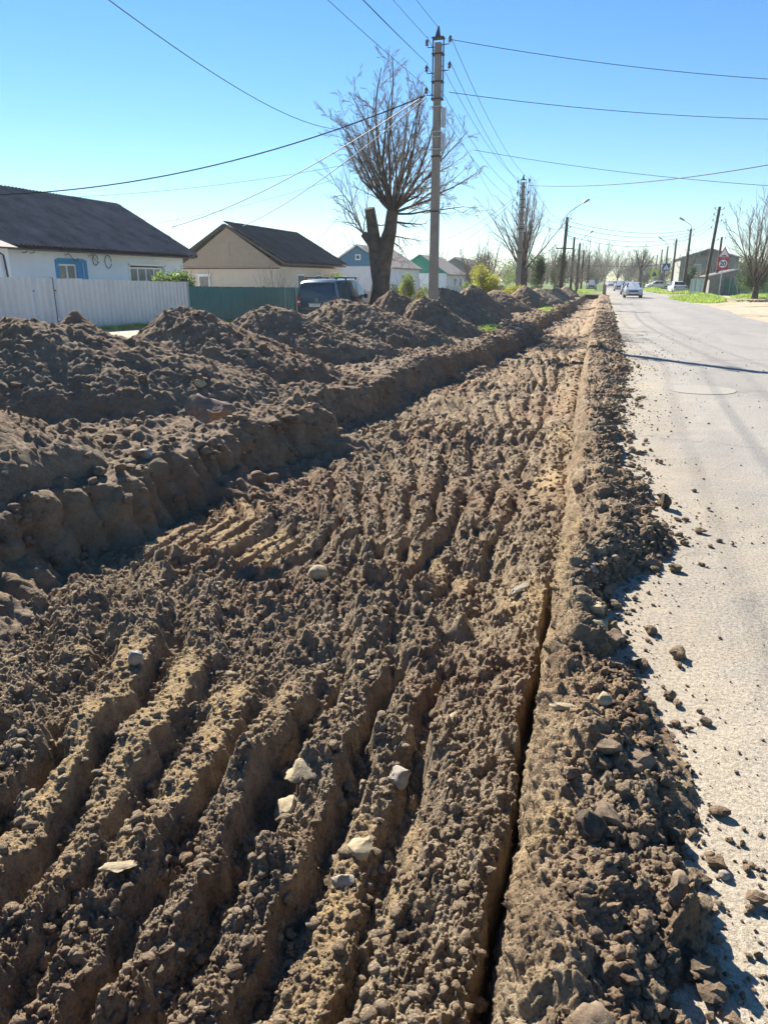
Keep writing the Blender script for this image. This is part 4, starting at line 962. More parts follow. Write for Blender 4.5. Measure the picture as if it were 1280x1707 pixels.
# ================================================================== PLANTS
class Segs:
    def __init__(s): s.a = []; s.b = []; s.ra = []; s.rb = []
    def add(s, a, b, ra, rb): s.a.append(a); s.b.append(b); s.ra.append(ra); s.rb.append(rb)
    def mesh(s, name, n):
        A = np.array(s.a, dtype=float); B = np.array(s.b, dtype=float); ra = np.array(s.ra)[:, None]; rb = np.array(s.rb)[:, None]
        D = B - A; D /= np.linalg.norm(D, axis=1)[:, None] + 1e-9
        ref = np.where(np.abs(D[:, 2:3]) < .9, np.array([[0, 0, 1.]]), np.array([[1., 0, 0]]))
        u = np.cross(D, ref); u /= np.linalg.norm(u, axis=1)[:, None]; v = np.cross(D, u)
        N = len(A); V = np.zeros((N, 2 * n, 3))
        for k in range(n):
            t = 2 * math.pi * k / n; e = u * math.cos(t) + v * math.sin(t)
            V[:, k] = A + e * ra - D * ra * .2; V[:, n + k] = B + e * rb
        k = np.arange(n); f = np.stack([k, (k + 1) % n, n + (k + 1) % n, n + k], 1)
        F = (f[None] + (np.arange(N) * 2 * n)[:, None, None]).reshape(-1, 4)
        return npmesh(name, V.reshape(-1, 3), F, True)
def nrmv(v): return v / (np.linalg.norm(v) + 1e-9)
def branch(rg, T, C, p, d, L, r, lvl, maxl, trop=.12, spread=.7, kids=(4, 7), step=5, lmul=.62, wob=.13, first=.25, rmin=.006):
    seg = L / step; pts = [p]; dd = d; rs = [r]
    for i in range(step):
        dd = nrmv(dd + rg.normal(size=3) * wob + np.array([0, 0, trop])); p = p + dd * seg
        rr = max(rmin * .7, r * (1 - .8 * (i + 1) / step)); pts.append(p); rs.append(rr)
        (T if (lvl == 0 or r > .055) else C).add(pts[-2], pts[-1], rs[-2], rs[-1])
    if lvl >= maxl: return
    n = rg.integers(kids[0], kids[1] + 1)
    for k in range(n):
        t = first + (1 - first) * (k + rg.random()) / n; i = min(int(t * step), step - 1); f = t * step - i
        q = pts[i] * (1 - f) + pts[i + 1] * f; base = nrmv(pts[i + 1] - pts[i])
        pr = rg.normal(size=3); pr -= base * pr.dot(base); pr = nrmv(pr); a = spread * rg.uniform(.6, 1.25)
        nd_ = nrmv(base * math.cos(a) + pr * math.sin(a))
        branch(rg, T, C, q, nd_, L * lmul * rg.uniform(.6, 1.15) * (1.15 - .55 * t), max(rmin, rs[i] * .58), lvl + 1, maxl, trop, spread, kids, max(3, step - 1), lmul, wob * 1.1, first, rmin)
def tree_obj(name, loc, T, C, label, cat='tree', mt=BARK, mc=TWIG, group=None, nt_=7, ncr=3, extra=None):
    r = empty(name, loc, label=label, cat=cat, group=group)
    if T.a: link('trunk', T.mesh('trunk', nt_), mt, r)
    if C.a: link('crown', C.mesh('crown', ncr), mc, r)
    return r
# ---- the big pollarded tree
X0, Y0 = -10.2, 35.0; zg = lg(X0, Y0)
rg = np.random.default_rng(12); T = Segs(); C = Segs()
L_ = lambda px, py, Y=35.0: np.array(atY(px, py, Y)) - np.array([X0, Y0, 0])
def limb(pts, rs, sub=3):
    P_ = [np.array(p, float) for p in pts]
    for i in range(len(P_) - 1):
        for k in range(sub):
            a = k / sub; b = (k + 1) / sub; j = rg.normal(size=3) * .02
            T.add(P_[i] * (1 - a) + P_[i + 1] * a, P_[i] * (1 - b) + P_[i + 1] * b, rs[i] * (1 - a) + rs[i + 1] * a, rs[i] * (1 - b) + rs[i + 1] * b)
mb = MB()
mb.tube([L_(630, 520), L_(632, 500), L_(635, 470), L_(636, 440), L_(642, 415), L_(650, 385), L_(654, 352)], [.62, .50, .42, .46, .40, .31, .27], 14)
mb.tube([L_(632, 470), L_(628, 430), L_(624, 400), L_(620, 372), L_(616, 347, 34.8)], [.36, .38, .31, .27, .25], 12)
mb.tube([L_(628, 420), L_(616, 402), L_(606, 390)], [.22, .2, .17], 9)
tb = mb
def sprout(px, py, tx, ty, dy, r, n=5, kids=(6, 8), maxl=3, sp=.62, Y=35.0, trop=.06):
    a = L_(px, py, Y); b = L_(tx, ty, Y + dy); d = b - a; Ln = np.linalg.norm(d)
    branch(rg, T, C, a, nrmv(d - np.array([0, 0, .10 * Ln])), Ln * (.99 if abs(tx - 670) > 60 else .93), r * .75, 1, maxl + 1, trop * .5, sp, kids, 7, .42, .12, .14, .0072)
for tx, ty, dy, r in ((576, 215, .3, .09), (600, 140, -1, .11), (622, 95, .8, .11), (648, 90, -.4, .12), (676, 112, 1.2, .10), (700, 175, -1.2, .10), (738, 165, .6, .11), (772, 215, -.8, .11), (788, 262, .7, .09), (735, 300, 1.4, .07), (775, 325, -1, .08), (556, 205, -.8, .09), (552, 235, .4, .08), (570, 180, -.2, .08), (590, 200, -1.5, .08), (604, 150, .5, .08), (780, 300, .6, .07), (566, 245, .8, .08), (588, 165, 1.4, .09), (610, 185, -2, .08), (765, 180, 1.2, .09), (796, 235, .2, .09), (705, 130, -.3, .09), (660, 150, -1.6, .08), (632, 140, 1.6, .08), (750, 270, -2, .08), (640, 200, 2.2, .08), (670, 220, -2.2, .08), (720, 240, 2.4, .08)):
    sprout(654, 356, tx, ty, dy, r)
for tx, ty, dy, r in ((548, 320, .3, .05), (556, 255, -.6, .06), (575, 270, .9, .05), (598, 290, 0, .05), (553, 290, 1.2, .05), (546, 345, -.4, .04)):
    sprout(606, 390, tx, ty, dy, r, kids=(6, 8), maxl=2)
for px, py, tx, ty, r in ((652, 368, 720, 372, .09), (648, 392, 712, 398, .07), (650, 400, 700, 425, .05), (640, 375, 600, 360, .05), (632, 430, 575, 405, .04), (645, 430, 690, 445, .03)):
    sprout(px, py, tx, ty, rg.uniform(-1, 1), r, kids=(6, 8), maxl=2, sp=.8, trop=.02)
r = empty('big_tree', (X0, Y0, 0), label='big bare pollarded tree with a forked trunk and a sawn off limb beside the minivan', cat='tree')
me = tb.mesh('trunk', 60); V0 = np.array([v.co[:] for v in me.vertices]); link('trunk', me, BARK, r)
link('limbs', T.mesh('limbs', 6), BARK, r); link('crown', C.mesh('crown', 3), TWIG, r)
print('tree segs', len(T.a), len(C.a))

def bare_tree(x, y, h, w, label, seed, zg=None, r0=.22, trunk=.2, n=7, maxl=3, mc=TWIG, thick=.012, name='bare_tree', kids=(5, 7), group=None, lean=0, lim=.5, sp=.5):
    rg = np.random.default_rng(seed); T = Segs(); C = Segs(); zg = lg(x, y) if zg is None else zg
    th = h * trunk; P = np.array([0, 0, -.1]); T.add(P, np.array([lean * th, 0, th]), r0 * 1.25, r0); top = np.array([lean * th, 0, th])
    for k in range(n):
        a = 2 * math.pi * (k + rg.random() * .6) / n; sl = rg.uniform(.12, 1.0) * w / 2 / (h - th)
        d = np.array([math.cos(a) * sl * 1.3, math.sin(a) * sl * 1.3, 1.0]); ln = (h - th) * rg.uniform(.75, 1.0) * (1 - .12 * sl)
        branch(rg, T, C, top - np.array([0, 0, th * .25 * rg.random()]), nrmv(d), ln, r0 * lim, 1, maxl, .05, sp, kids, 6, .46, .09, .12, thick)
    return tree_obj(name, (x, y, zg), T, C, label, mc=mc, group=group)
bare_tree(-6.6, 65, 9.0, 6.6, 'bare tree with a dense fan of branches standing behind the second utility pole', 61, r0=.4, trunk=.3, n=18, thick=.011, mc=TWIGP, kids=(7, 9), lim=.18, sp=.42)
bare_tree(-9.9, 66, 5.0, 3.6, 'smaller bare tree left of the one behind the second pole', 62, r0=.12, n=7, mc=TWIGP, thick=.012)
bare_tree(-5.0, 88, 5.6, 3.4, 'thin bare tree left of the nearest street lamp', 63, r0=.1, n=6, thick=.014)
bare_tree(-3.2, 98, 3.8, 3.0, 'pinkish bare bush tree under the second street lamp', 64, r0=.1, n=6, mc=plain('pink_twig', (.26, .17, .15), .9), thick=.016)
bare_tree(12.8, 72, 8.6, 9.0, 'large bare dark tree above the green board fence at the right edge', 65, zg=.1, r0=.24, trunk=.12, n=18, thick=.013, mc=TWIG, kids=(7, 8), lim=.3)
bare_tree(7.6, 172, 9.6, 9, 'spreading bare tree at the far right side of the road', 66, zg=0, r0=.35, trunk=.4, n=7, thick=.03, maxl=3)
bare_tree(-17.2, 37.8, 3.0, 2.6, 'bare multi stemmed shrub above the green metal fence', 67, r0=.04, trunk=.08, n=16, maxl=2, mc=TWIGP, thick=.008, name='bare_shrub')
bare_tree(-26.5, 40.5, 5.6, 3.0, 'thin bare tree top showing above the right end of the slate roof', 68, r0=.1, n=6, mc=TWIGP, thick=.01)
bare_tree(10.8, 108, 5.5, 5, 'bare grey tree left of the grey roofed house', 69, zg=.1, r0=.2, n=8, mc=TWIGP, thick=.02)
bare_tree(13.0, 100, 4.6, 5, 'bare brownish tree in front of the grey roofed house', 70, zg=.1, r0=.16, n=8, mc=TWIGP, thick=.018)
bare_tree(-13.4, 80, 5.2, 5.2, 'bare tangled tree right of the big tree trunk', 71, r0=.15, n=9, mc=TWIGP, thick=.016)
far_t = [(-9, 150, 7.5, 8), (-5, 160, 8, 8), (-3.4, 190, 9.8, 9), (.5, 250, 13, 12), (-7, 210, 10, 10), (4.5, 265, 12, 11), (8.2, 215, 7.5, 8), (13, 185, 7, 8), (14.5, 160, 7, 8), (11.5, 235, 8, 9), (8.5, 280, 9, 11), (16, 135, 5.5, 6), (-12, 120, 5.5, 6), (-30, 95, 6.4, 7), (-24, 110, 6.0, 6), (-14, 135, 6.2, 7), (-36, 80, 5.5, 8)]
NTH = 'first second third fourth fifth sixth seventh eighth ninth tenth eleventh twelfth thirteenth fourteenth fifteenth sixteenth seventeenth'.split()
far_t.sort(key=lambda q: q[0] / q[1])
for k, (x, y, h_, w_) in enumerate(far_t):
    bare_tree(x, y, h_, w_, NTH[k] + ' from the left of the distant bare trees along the skyline', 80 + k, zg=0, r0=.2, n=12, maxl=3, kids=(5, 6), lim=.35, thick=.018 + y * .00008, mc=(TWIG, TWIGP)[k % 2], group='distant bare trees')

def leafcloud(name, m, clumps, n, size, seed, parent, up=0.0, hollow=.35):
    """clumps: (x,y,z,rx,ry,rz) ellipsoids filled with small leaf faces"""
    r = np.random.default_rng(seed); cl = np.array(clumps, float); vol = cl[:, 3] * cl[:, 4] * cl[:, 5]; vol = vol / vol.sum()
    ci = r.choice(len(cl), n, p=vol); q = r.normal(size=(n, 3)); q /= np.linalg.norm(q, axis=1)[:, None]
    q *= (hollow + (1 - hollow) * r.random((n, 1)) ** .6) * (1 + .15 * r.normal(size=(n, 1)))
    P = cl[ci, :3] + q * cl[ci, 3:]
    a = r.normal(size=(n, 3)); a[:, 2] += up * 2; a /= np.linalg.norm(a, axis=1)[:, None]; b = np.cross(a, r.normal(size=(n, 3))); b /= np.linalg.norm(b, axis=1)[:, None]
    s = size * r.uniform(.6, 1.3, (n, 1)); 
    V = np.stack([P - a * s, P + b * s * .42, P + a * s, P - b * s * .42], 1).reshape(-1, 3)
    F = np.arange(4 * n).reshape(-1, 4)
    return link(name, npmesh(name, V, F, False), m, parent)
def bush(x, y, rx, ry, h, n, size, mats, label, seed, zg=None, name='bush', z0=.15, stems=True, nc=9):
    zg = lg(x, y) if zg is None else zg; r = empty(name, (x, y, zg), label=label, cat='bush'); q = np.random.default_rng(seed)
    cl = []
    for k in range(nc):
        a = q.uniform(0, 6.28); d = q.random() ** .5 * .72; zz = z0 + (h - z0) * q.uniform(.25, .8); s = q.uniform(.3, .5)
        cl.append((rx * d * math.cos(a), ry * d * math.sin(a), zz, rx * s, ry * s, min((h - z0) * s * .6, h - zz)))
    for i, m in enumerate(mats): leafcloud('foliage', m, cl[i::len(mats)] if len(mats) > 1 else cl, n // len(mats), size, seed + i, r)
    if stems:
        T = Segs(); C = Segs()
        for k in range(12):
            a = q.uniform(0, 6.28); branch(q, C, C, np.array([rx * .25 * math.cos(a), ry * .25 * math.sin(a), 0]), nrmv(np.array([math.cos(a) * .5, math.sin(a) * .5, 1])), h * .95, .02, 1, 2, .02, .5, (3, 4), 4, .5, .1, .3, .008)
        link('stems', C.mesh('stems', 3), TWIG, r)
    return r
bush(-6.7, 43.5, 1.15, 1.3, 2.65, 9000, .05, [LEAF_Y, LEAF_Y], 'yellow green flowering bush beyond the soil heaps', 201)
bush(-7.7, 46, .9, .9, 1.7, 3500, .05, [LEAF_G], 'lower light green bush left of the yellow green bush', 202)
bush(-5.4, 47.6, .8, 1, 1.5, 2500, .05, [LEAF_Y], 'thin pale yellow bush between the bright bush and the second pole', 203)
bush(-11.5, 47, 1.05, 1.0, 2.4, 7000, .05, [LEAF_G, LEAF_Y], 'light green bush left of the nearest utility pole', 204)
bush(-12.9, 48, .8, .8, 1.8, 1500, .05, [LEAF_D], 'dark leafless looking shrub right of the big tree trunk', 205)
bush(-11.4, 44.0, .5, .5, 1.0, 1500, .05, [LEAF_D], 'dark green low shrub under the light green bush', 211)
bush(-17.0, 28.2, .9, 1.6, 2.15, 8000, .055, [LEAF_G, LEAF_D], 'leafy green hedge bush with sunlit top where the grey and green fences meet', 206)
bush(-19, 53, 1.2, 1.2, 2.6, 2500, .05, [LEAF_G], 'pale budding shrub between the cream house and the minivan', 207)
bush(-6.0, 70, .85, .9, 4.0, 6000, .07, [LEAF_D], 'tall dark evergreen behind the second utility pole', 208, name='evergreen')
bush(-5.3, 95, 1.1, 1.0, 4.7, 6000, .09, [LEAF_D], 'pointed dark evergreen at the nearest street lamp', 209, name='evergreen')
bush(13.2, 79.5, 2.2, 1.2, 3.9, 9000, .075, [LEAF_D, LEAF_G], 'leafy green tree crown under the large bare tree at the right edge', 210, zg=.1)
bush(10.8, 104, 1.0, 1.0, 3.4, 4500, .08, [LEAF_D], 'dark green bush beside the nearest right street lamp', 212, zg=.1)
bush(11.4, 96, 1.2, 1.2, 2.8, 2500, .07, [LEAF_B], 'pale budding bush left of the leaning pole', 213, zg=.1)
bush(-26, 66, 3.2, 3.0, 5.3, 4500, .07, [LEAF_B], 'budding pale tree behind the faded blue gable', 214)
bush(-13, 84, 3.0, 2.0, 4.9, 4500, .08, [LEAF_B], 'budding brownish tree behind the nearest utility pole', 215)
bush(-15, 130, 2.4, 2.0, 5.6, 2000, .12, [LEAF_G], 'rounded green tree top beyond the grey gabled house', 216)
for k, (x, y, w_, h_) in enumerate(sorted(((-2.5, 205, 4, 6), (5.2, 290, 7, 9), (9.8, 205, 3, 6), (-9, 180, 5, 6), (14, 150, 3.5, 5), (1, 310, 8, 10), (10, 300, 8, 9), (-16, 160, 6, 6), (20, 150, 5, 6)), key=lambda q: q[0] / q[1])):
    bush(x, y, w_, 3, h_, 3500, .16, [LEAF_B], NTH[k] + ' from the left of the hazy budding trees far down the street', 230 + k, zg=0, stems=False, name='budding_tree')['group'] = 'hazy far trees'

rw = np.random.default_rng(99); Cw = Segs(); cl = []
for k in range(150):
    x = rw.uniform(-75, 75); y = 215 + abs(x) * -.9 + rw.uniform(0, 90); hh = rw.uniform(5, 9.5) * (.75 if abs(x) > 15 else 1.1)
    if abs(x - 3.5) < 4 and y < 290: continue
    if x < -8 and y < 175: continue
    for j in range(24):
        a = rw.uniform(0, 6.28); s = rw.uniform(.1, 1); b0 = np.array([x, y, hh * rw.uniform(.05, .35)]); tip = np.array([x + math.cos(a) * s * 3.4, y + math.sin(a) * s * 3.4, hh * (1 - .35 * s * s) * rw.uniform(.75, 1.05)])
        mid = (b0 + tip) / 2 + rw.normal(size=3) * .4; Cw.add(b0, mid, .09, .05); Cw.add(mid, tip, .05, .02)
        for q_ in range(3): Cw.add(mid * .5 + tip * .5, tip + rw.normal(size=3) * np.array([1.2, 1.2, .8]), .035, .018)
    cl.append((x, y, hh * .48, 3.2, 3.2, hh * .46))
wd = link('far_wood', Cw.mesh('far_wood', 3), TWIG); tag(wd, 'bare wood of trees closing the street in the far distance', kind='stuff')
wl = leafcloud('far_wood_buds', LEAF_B, cl, 24000, .22, 98, None); tag(wl, 'grey brown budding twigs of the far wood', kind='stuff')
# weeds and grass: nobody could count them
def weeds(name, pts, hgt, size, m, label, seed):
    r = np.random.default_rng(seed); P = np.array(pts); n = len(P); a = r.normal(size=(n, 3)) * .45; a[:, 2] = 1; a /= np.linalg.norm(a, axis=1)[:, None]
    b = r.normal(size=(n, 3)); b = np.cross(a, b); b /= np.linalg.norm(b, axis=1)[:, None]; L = hgt * r.uniform(.5, 1.15, (n, 1)); s = size * r.uniform(.6, 1.2, (n, 1))
    V = np.stack([P - b * s * .5, P + b * s * .5, P + a * L * .6 + b * s, P + a * L], 1).reshape(-1, 3)
    o = link(name, npmesh(name, V, np.arange(4 * n).reshape(-1, 4), False), m); return tag(o, label, kind='stuff')
def patch(cx, cy, rx, ry, h, n, seed, zf=lambda x, y: 0.0):
    r = np.random.default_rng(seed); a = r.uniform(0, 6.28, n); d = r.random(n) ** .55; x = cx + rx * d * np.cos(a); y = cy + ry * d * np.sin(a)
    e = fbm(x * .8, y * .8, 2, seed); hh = h * np.clip(1 - d ** 2 * 1.0 + .5 * e, 0, 2)
    return np.stack([x, y, zf(x, y) + hh * r.random(n)], 1)
zr = lambda x, y: -.006 + .10 * sm(7, 9.5, x)
W = np.concatenate([patch(7.9, 67, 1.7, 7, .5, 9000, 1, zr), patch(7.2, 73, 1.3, 4, .25, 2500, 3, zr)])
weeds('weeds', W, .22, .03, GRASS, 'mound of bright green weeds at the foot of the speed sign', 1)
W = np.concatenate([patch(14.5, 76, 3.0, 5, .35, 6000, 2, zr), patch(18, 70, 3.5, 7, .3, 5000, 5, zr)])
weeds('grass', W, .22, .03, GRASS, 'bright grass in front of the green board fence', 2)
W = np.concatenate([patch(7.5, 122, 1.2, 16, .45, 4000, 4, zr), patch(9.5, 100, 2, 6, .3, 2500, 8, zr)])
weeds('roadside_weeds', W, .3, .05, GRASS, 'weeds along the right side of the far road', 3)
W = np.concatenate([patch(-15.4, 22.5, .5, 3, .12, 2200, 11, left_ground), patch(-15.3, 35, .6, 2.0, .3, 2500, 12, left_ground), patch(-3.7, 26.5, .5, 2.2, .1, 2500, 13), patch(-3.0, 45, .5, 4, .12, 2500, 14), patch(-15.3, 29.5, .4, 2, .12, 1200, 15, left_ground), patch(-13, 25, 2.5, 4, .06, 2000, 17, left_ground)])
weeds('verge_grass', W, .10, .014, GRASS, 'sparse young grass along the left fences and the trench bank', 4)
W = np.concatenate([patch(-3.4, 120, 2.2, 18, .15, 6000, 21)]); weeds('far_verge_grass', W, .2, .05, GRASS, 'grass strip beyond the end of the trench', 5)

# ---- right hand fences
fr = empty('board_fence', label='patched fence of green boards with one blue panel behind the grass on the right', cat='fence')
TEAL = plain('teal_boards', (.04, .2, .15), .8, var=.35, vscale=2); BLUEP = plain('blue_panel', (.02, .14, .42), .6); GRB = plain('grey_boards', (.17, .15, .13), .9, var=.35); PURP = plain('purple_panel', (.17, .03, .07), .6); PALEB = plain('pale_blue_boards', (.22, .33, .33), .8, var=.2)
q = random.Random(4); x = 9.6; y = 92.0
while x < 16.1:
    w_ = q.uniform(.14, .2); hgt = 1.75 + q.uniform(-.06, .06)
    m_ = PALEB if x < 10.9 else GRB if x < 11.8 else BLUEP if x < 12.45 else TEAL
    yy = 92 - (x - 9.6) * 1.4
    mb = MB(); mb.box((0, 0, hgt / 2), (w_ - .015, .03, hgt)); o = mb.build('board', m_, fr); o.location = (x, yy + q.uniform(-.02, .02), .08); o.rotation_euler = (0, q.uniform(-.02, .02), -.95); x += w_ * .62
mb = MB(); mb.tube([(12.95, 87.1, .2), (12.95, 87.1, 1.9)], .04, 6); mb.tube([(14.9, 84.4, .2), (14.9, 84.4, 1.9)], .04, 6); mb.build('gate_posts', GALV, fr)
fr = empty('panel_fence', label='dark purple fence panel at the right edge of the photo', cat='fence')
for k in range(8):
    mb = MB(); mb.box((0, 0, 1.05), (.24, .03, 2.0)); o = mb.build('panel', PURP, fr); o.location = (15.45 + k * .17, 80.6 - k * .2, .1); o.rotation_euler = (0, 0, -.9)
# ---- dark block at the end of the ridge
mb = MB(); mb.prism([(-.18, 0), (.2, 0), (.2, 1.15), (-.18, 1.28)], 'y', 0, .25); o = mb.build('concrete_block', GREYST); o.location = (.22, 88, 0); tag(o, 'upright concrete block with a white edge at the far end of the trench', 'block')
mb = MB(); mb.box((-3.0, 0, 0), (4.6, 12, .02)); o = mb.build('paved_patch', GROUND); o.location = (1.2, 98, 0.01); tag(o, kind='structure')
# scraps of soil on the right shoulder
scatter('shoulder_dirt', np.stack([12.3 + r_.normal(size=120) * .8, 62 + r_.normal(size=120) * .9, np.full(120, .1)], 1), .05 + .1 * r_.random(120), CLODM, 'scraps of dark soil on the sandy shoulder', seed=31)

# ================================================================== SIGNS
SRED = plain('sign_red', (.5, .02, .05), .5, var=.03); SWHITE = plain('sign_white', (.75, .75, .75), .5, var=.03); SBLACK = plain('sign_black', (.01, .01, .012), .5); SBLUE = plain('sign_blue', (.02, .06, .25), .5); SYEL = plain('sign_yellow', (.6, .72, .05), .5)
def text_mesh(s, size, depth=.004, bold=0.0):
    c = bpy.data.curves.new('txt', 'FONT'); c.body = s; c.size = size; c.align_x = 'CENTER'; c.align_y = 'CENTER'; c.extrude = depth; c.offset = bold
    o = bpy.data.objects.new('txt', c); COL.objects.link(o); bpy.context.view_layer.update()
    me = bpy.data.meshes.new_from_object(o.evaluated_get(bpy.context.evaluated_depsgraph_get())); bpy.data.objects.remove(o); return me
def disc(r, n=36): return [(r * math.cos(2 * math.pi * i / n), r * math.sin(2 * math.pi * i / n)) for i in range(n)]
def shift(p, c): return [(a, b + c) for a, b in p]
sg = empty('road_sign', (9.35, 68, .08), -.1, 'speed limit 20 sign below a speed bump warning triangle on one post', 'road sign')
mb = MB(); mb.tube([(0, .05, -.2), (0, .05, 4.2)], .035, 8); mb.build('post', GALV, sg)
ZC = 2.86
mb = MB(); mb.prism([(-.40, ZC - .46), (.40, ZC - .46), (.40, ZC + .42), (-.40, ZC + .42)], 'y', .012, .03); mb.build('backing_board', SRED, sg)
mb = MB(); mb.prism(shift(disc(.385), ZC), 'y', 0, .01); mb.build('red_ring', SRED, sg)
mb = MB(); mb.prism(shift(disc(.315), ZC), 'y', -.006, .002); mb.build('white_disc', SWHITE, sg)
o = link('number_20', text_mesh('20', .47, .003, .014), SBLACK, sg); o.rotation_euler = (R(90), 0, 0); o.location = (0, -.012, ZC - .01); o['label'] = 'the number 20'
tri = lambda s, zc: [(-s, zc), (s, zc), (0, zc + s * 1.73)]
mb = MB(); mb.prism(tri(.50, 3.33), 'y', 0, .02); mb.build('red_triangle', SRED, sg)
mb = MB(); mb.prism(tri(.375, 3.40), 'y', -.006, .003); mb.build('white_triangle', SWHITE, sg)
mb = MB(); mb.prism([(-.30, 3.43), (.30, 3.43), (.18, 3.46), (.10, 3.53), (-.10, 3.53), (-.18, 3.46)], 'y', -.012, -.004); mb.build('bump_symbol', SBLACK, sg)
def cross_sign(x, y, zc, s, bm_, label, post_h):
    g = empty('crossing_sign', (x, y, .05), 0, label, 'road sign')
    mb = MB(); mb.tube([(0, .05, -.2), (0, .05, post_h)], .045, 8); mb.build('post', GALV, g)
    mb = MB(); mb.box((0, 0, zc), (s, .03, s)); mb.build('board', bm_, g)
    mb = MB(); mb.prism(tri(s * .40, zc - s * .34), 'y', -.03, -.018); mb.build('white_triangle', SWHITE if bm_ is SBLUE else SBLUE, g)
    mb = MB(); mb.prism([(-.10 * s, zc - .25 * s), (0, zc - .02 * s), (.1 * s, zc - .25 * s), (.03 * s, zc - .2 * s), (-.03 * s, zc - .2 * s)], 'y', -.042, -.032); mb.prism(shift(disc(.045 * s, 10), zc + .03 * s), 'y', -.042, -.032); mb.build('walking_figure', SBLACK, g)
cross_sign(8.8, 120, 3.45, 1.0, SBLUE, 'blue pedestrian crossing sign on a post beside the parked white sedan', 3.9)
cross_sign(7.85, 130, 2.6, 1.15, SYEL, 'yellow bordered pedestrian crossing sign farther down the right side', 3.1)

# ================================================================== VEHICLES
def carpaint(name, col, metal=.3, rough=.3):
    m, t, b = newmat(name); p = t.nodes.new('ShaderNodeTexCoord').outputs['Object']
    f = noise(t, p, 3, 4); t.links.new(ramp(t, f, [(.3, tuple(c * .85 for c in col)), (.7, tuple(min(1, c * 1.05) for c in col))]), b.inputs['Base Color'])
    b.inputs['Metallic'].default_value = metal; b.inputs['Roughness'].default_value = rough; b.inputs['Coat Weight'].default_value = .6; b.inputs['Coat Roughness'].default_value = .12; return m
RUB = plain('tyre_rubber', (.02, .02, .02), .85); RIM = plain('wheel_rim', (.35, .36, .37), .35, .7); PLASTIC = plain('black_plastic', (.02, .02, .022), .6)
TAIL = glassm('tail_light', (.35, .01, .02), .2); HEAD = glassm('head_light', (.7, .72, .75), .1); PLATE = plain('plate_white', (.75, .75, .75), .5, var=.02)
def car(name, loc, rz, paint, label, st, tumble, wheels, wr, W, glass, lights, group=None, cat='car', extras=()):
    """st: stations (y, z_low, z_belt, z_top, half width low, belt, top) front = +y"""
    r = empty(name, loc, rz, label, cat, group)
    V = []; ns = len(st); ring = 14
    for (y, zl, zb, zt, wl, wb, wt) in st:
        prof = [(wl * .9, zl), (wl, zl + .1), (wb, zl + (zb - zl) * .55), (wb, zb), (wt + (wb - wt) * .45, zb + (zt - zb) * .55), (wt, zt - .05 * min(1, (zt - zb) * 4)), (wt * .75, zt)]
        for a, z in prof: V.append((a, y, z))
        for a, z in prof[::-1]: V.append((-a, y, z))
    F = []
    for i in range(ns - 1):
        for k in range(ring):
            F.append((i * ring + k, i * ring + (k + 1) % ring, (i + 1) * ring + (k + 1) % ring, (i + 1) * ring + k))
    F.append(tuple(range(ring))); F.append(tuple((ns - 1) * ring + k for k in range(ring))[::-1])
    mb = MB(); mb.add(V, F); mb.build('body', paint, r, 32)
    for poly in glass:                       # (name, list of 3D pts, material, outward vector)
        nm, pts, m_, nv = poly; nv = Vector(nv).normalized() * .012
        P_ = [Vector(p) for p in pts]; vs = [p + nv for p in P_] + [p - nv * .3 for p in P_]; n = len(P_)
        mb = MB(); mb.add(vs, [tuple(range(n)), tuple(range(2 * n - 1, n - 1, -1))] + [(i, (i + 1) % n, n + (i + 1) % n, n + i) for i in range(n)]); mb.build(nm, m_, r)
    for (y, s) in [(y, s) for y in wheels for s in (-1, 1)]:
        xo = s * (W / 2 - .1)
        ar = MB(); ar.tube([(xo - .09 * s, y, wr), (s * (W / 2 + .004), y, wr)], wr * 1.13, 20); ar.build('wheel_arch', PLASTIC, r, 40)
        mb = MB(); mb.tube([(xo - s * .1, y, wr), (xo - s * .09, y, wr), (xo + s * .10, y, wr), (xo + s * .115, y, wr)], [wr * .93, wr, wr, wr * .93], 24); wo = mb.build('wheel', RUB, r, 40)
        mb = MB(); mb.tube([(xo + s * .09, y, wr), (xo + s * .122, y, wr)], [wr * .66, wr * .6], 18); mb.build('rim', RIM, wo, 40)
    for (nm, c, d, m_) in lights:
        mb = MB(); mb.box(c, d); me = mb.mesh(nm); bm = bmesh.new(); bm.from_mesh(me); bmesh.ops.bevel(bm, geom=bm.edges[:], offset=min(d) * .3, segments=2, affect='EDGES'); bm.to_mesh(me); bm.free(); link(nm, me, m_, r)
    return r
# ---- the dark minivan, seen from behind
VP = carpaint('dark_teal_paint', (.012, .05, .085), .35, .28)
st = [(-2.45, .45, 1.0, 1.05, .84, .88, .84), (-2.43, .42, 1.02, 1.25, .90, .93, .86), (-2.40, .38, 1.05, 1.55, .93, .945, .84), (-2.33, .36, 1.08, 1.80, .94, .95, .80), (-2.2, .34, 1.1, 1.89, .945, .95, .78), (-1.4, .30, 1.1, 1.94, .95, .955, .79), (0, .30, 1.1, 1.95, .95, .955, .79), (.7, .30, 1.09, 1.92, .95, .955, .78), (1.15, .30, 1.08, 1.80, .95, .955, .76), (1.5, .30, 1.07, 1.50, .95, .95, .78), (1.85, .30, 1.04, 1.12, .945, .945, .84), (2.2, .32, .98, 1.02, .93, .92, .80), (2.42, .36, .82, .88, .88, .86, .74), (2.5, .42, .70, .74, .78, .76, .66)]
vx, vy = -12.05, 33.45
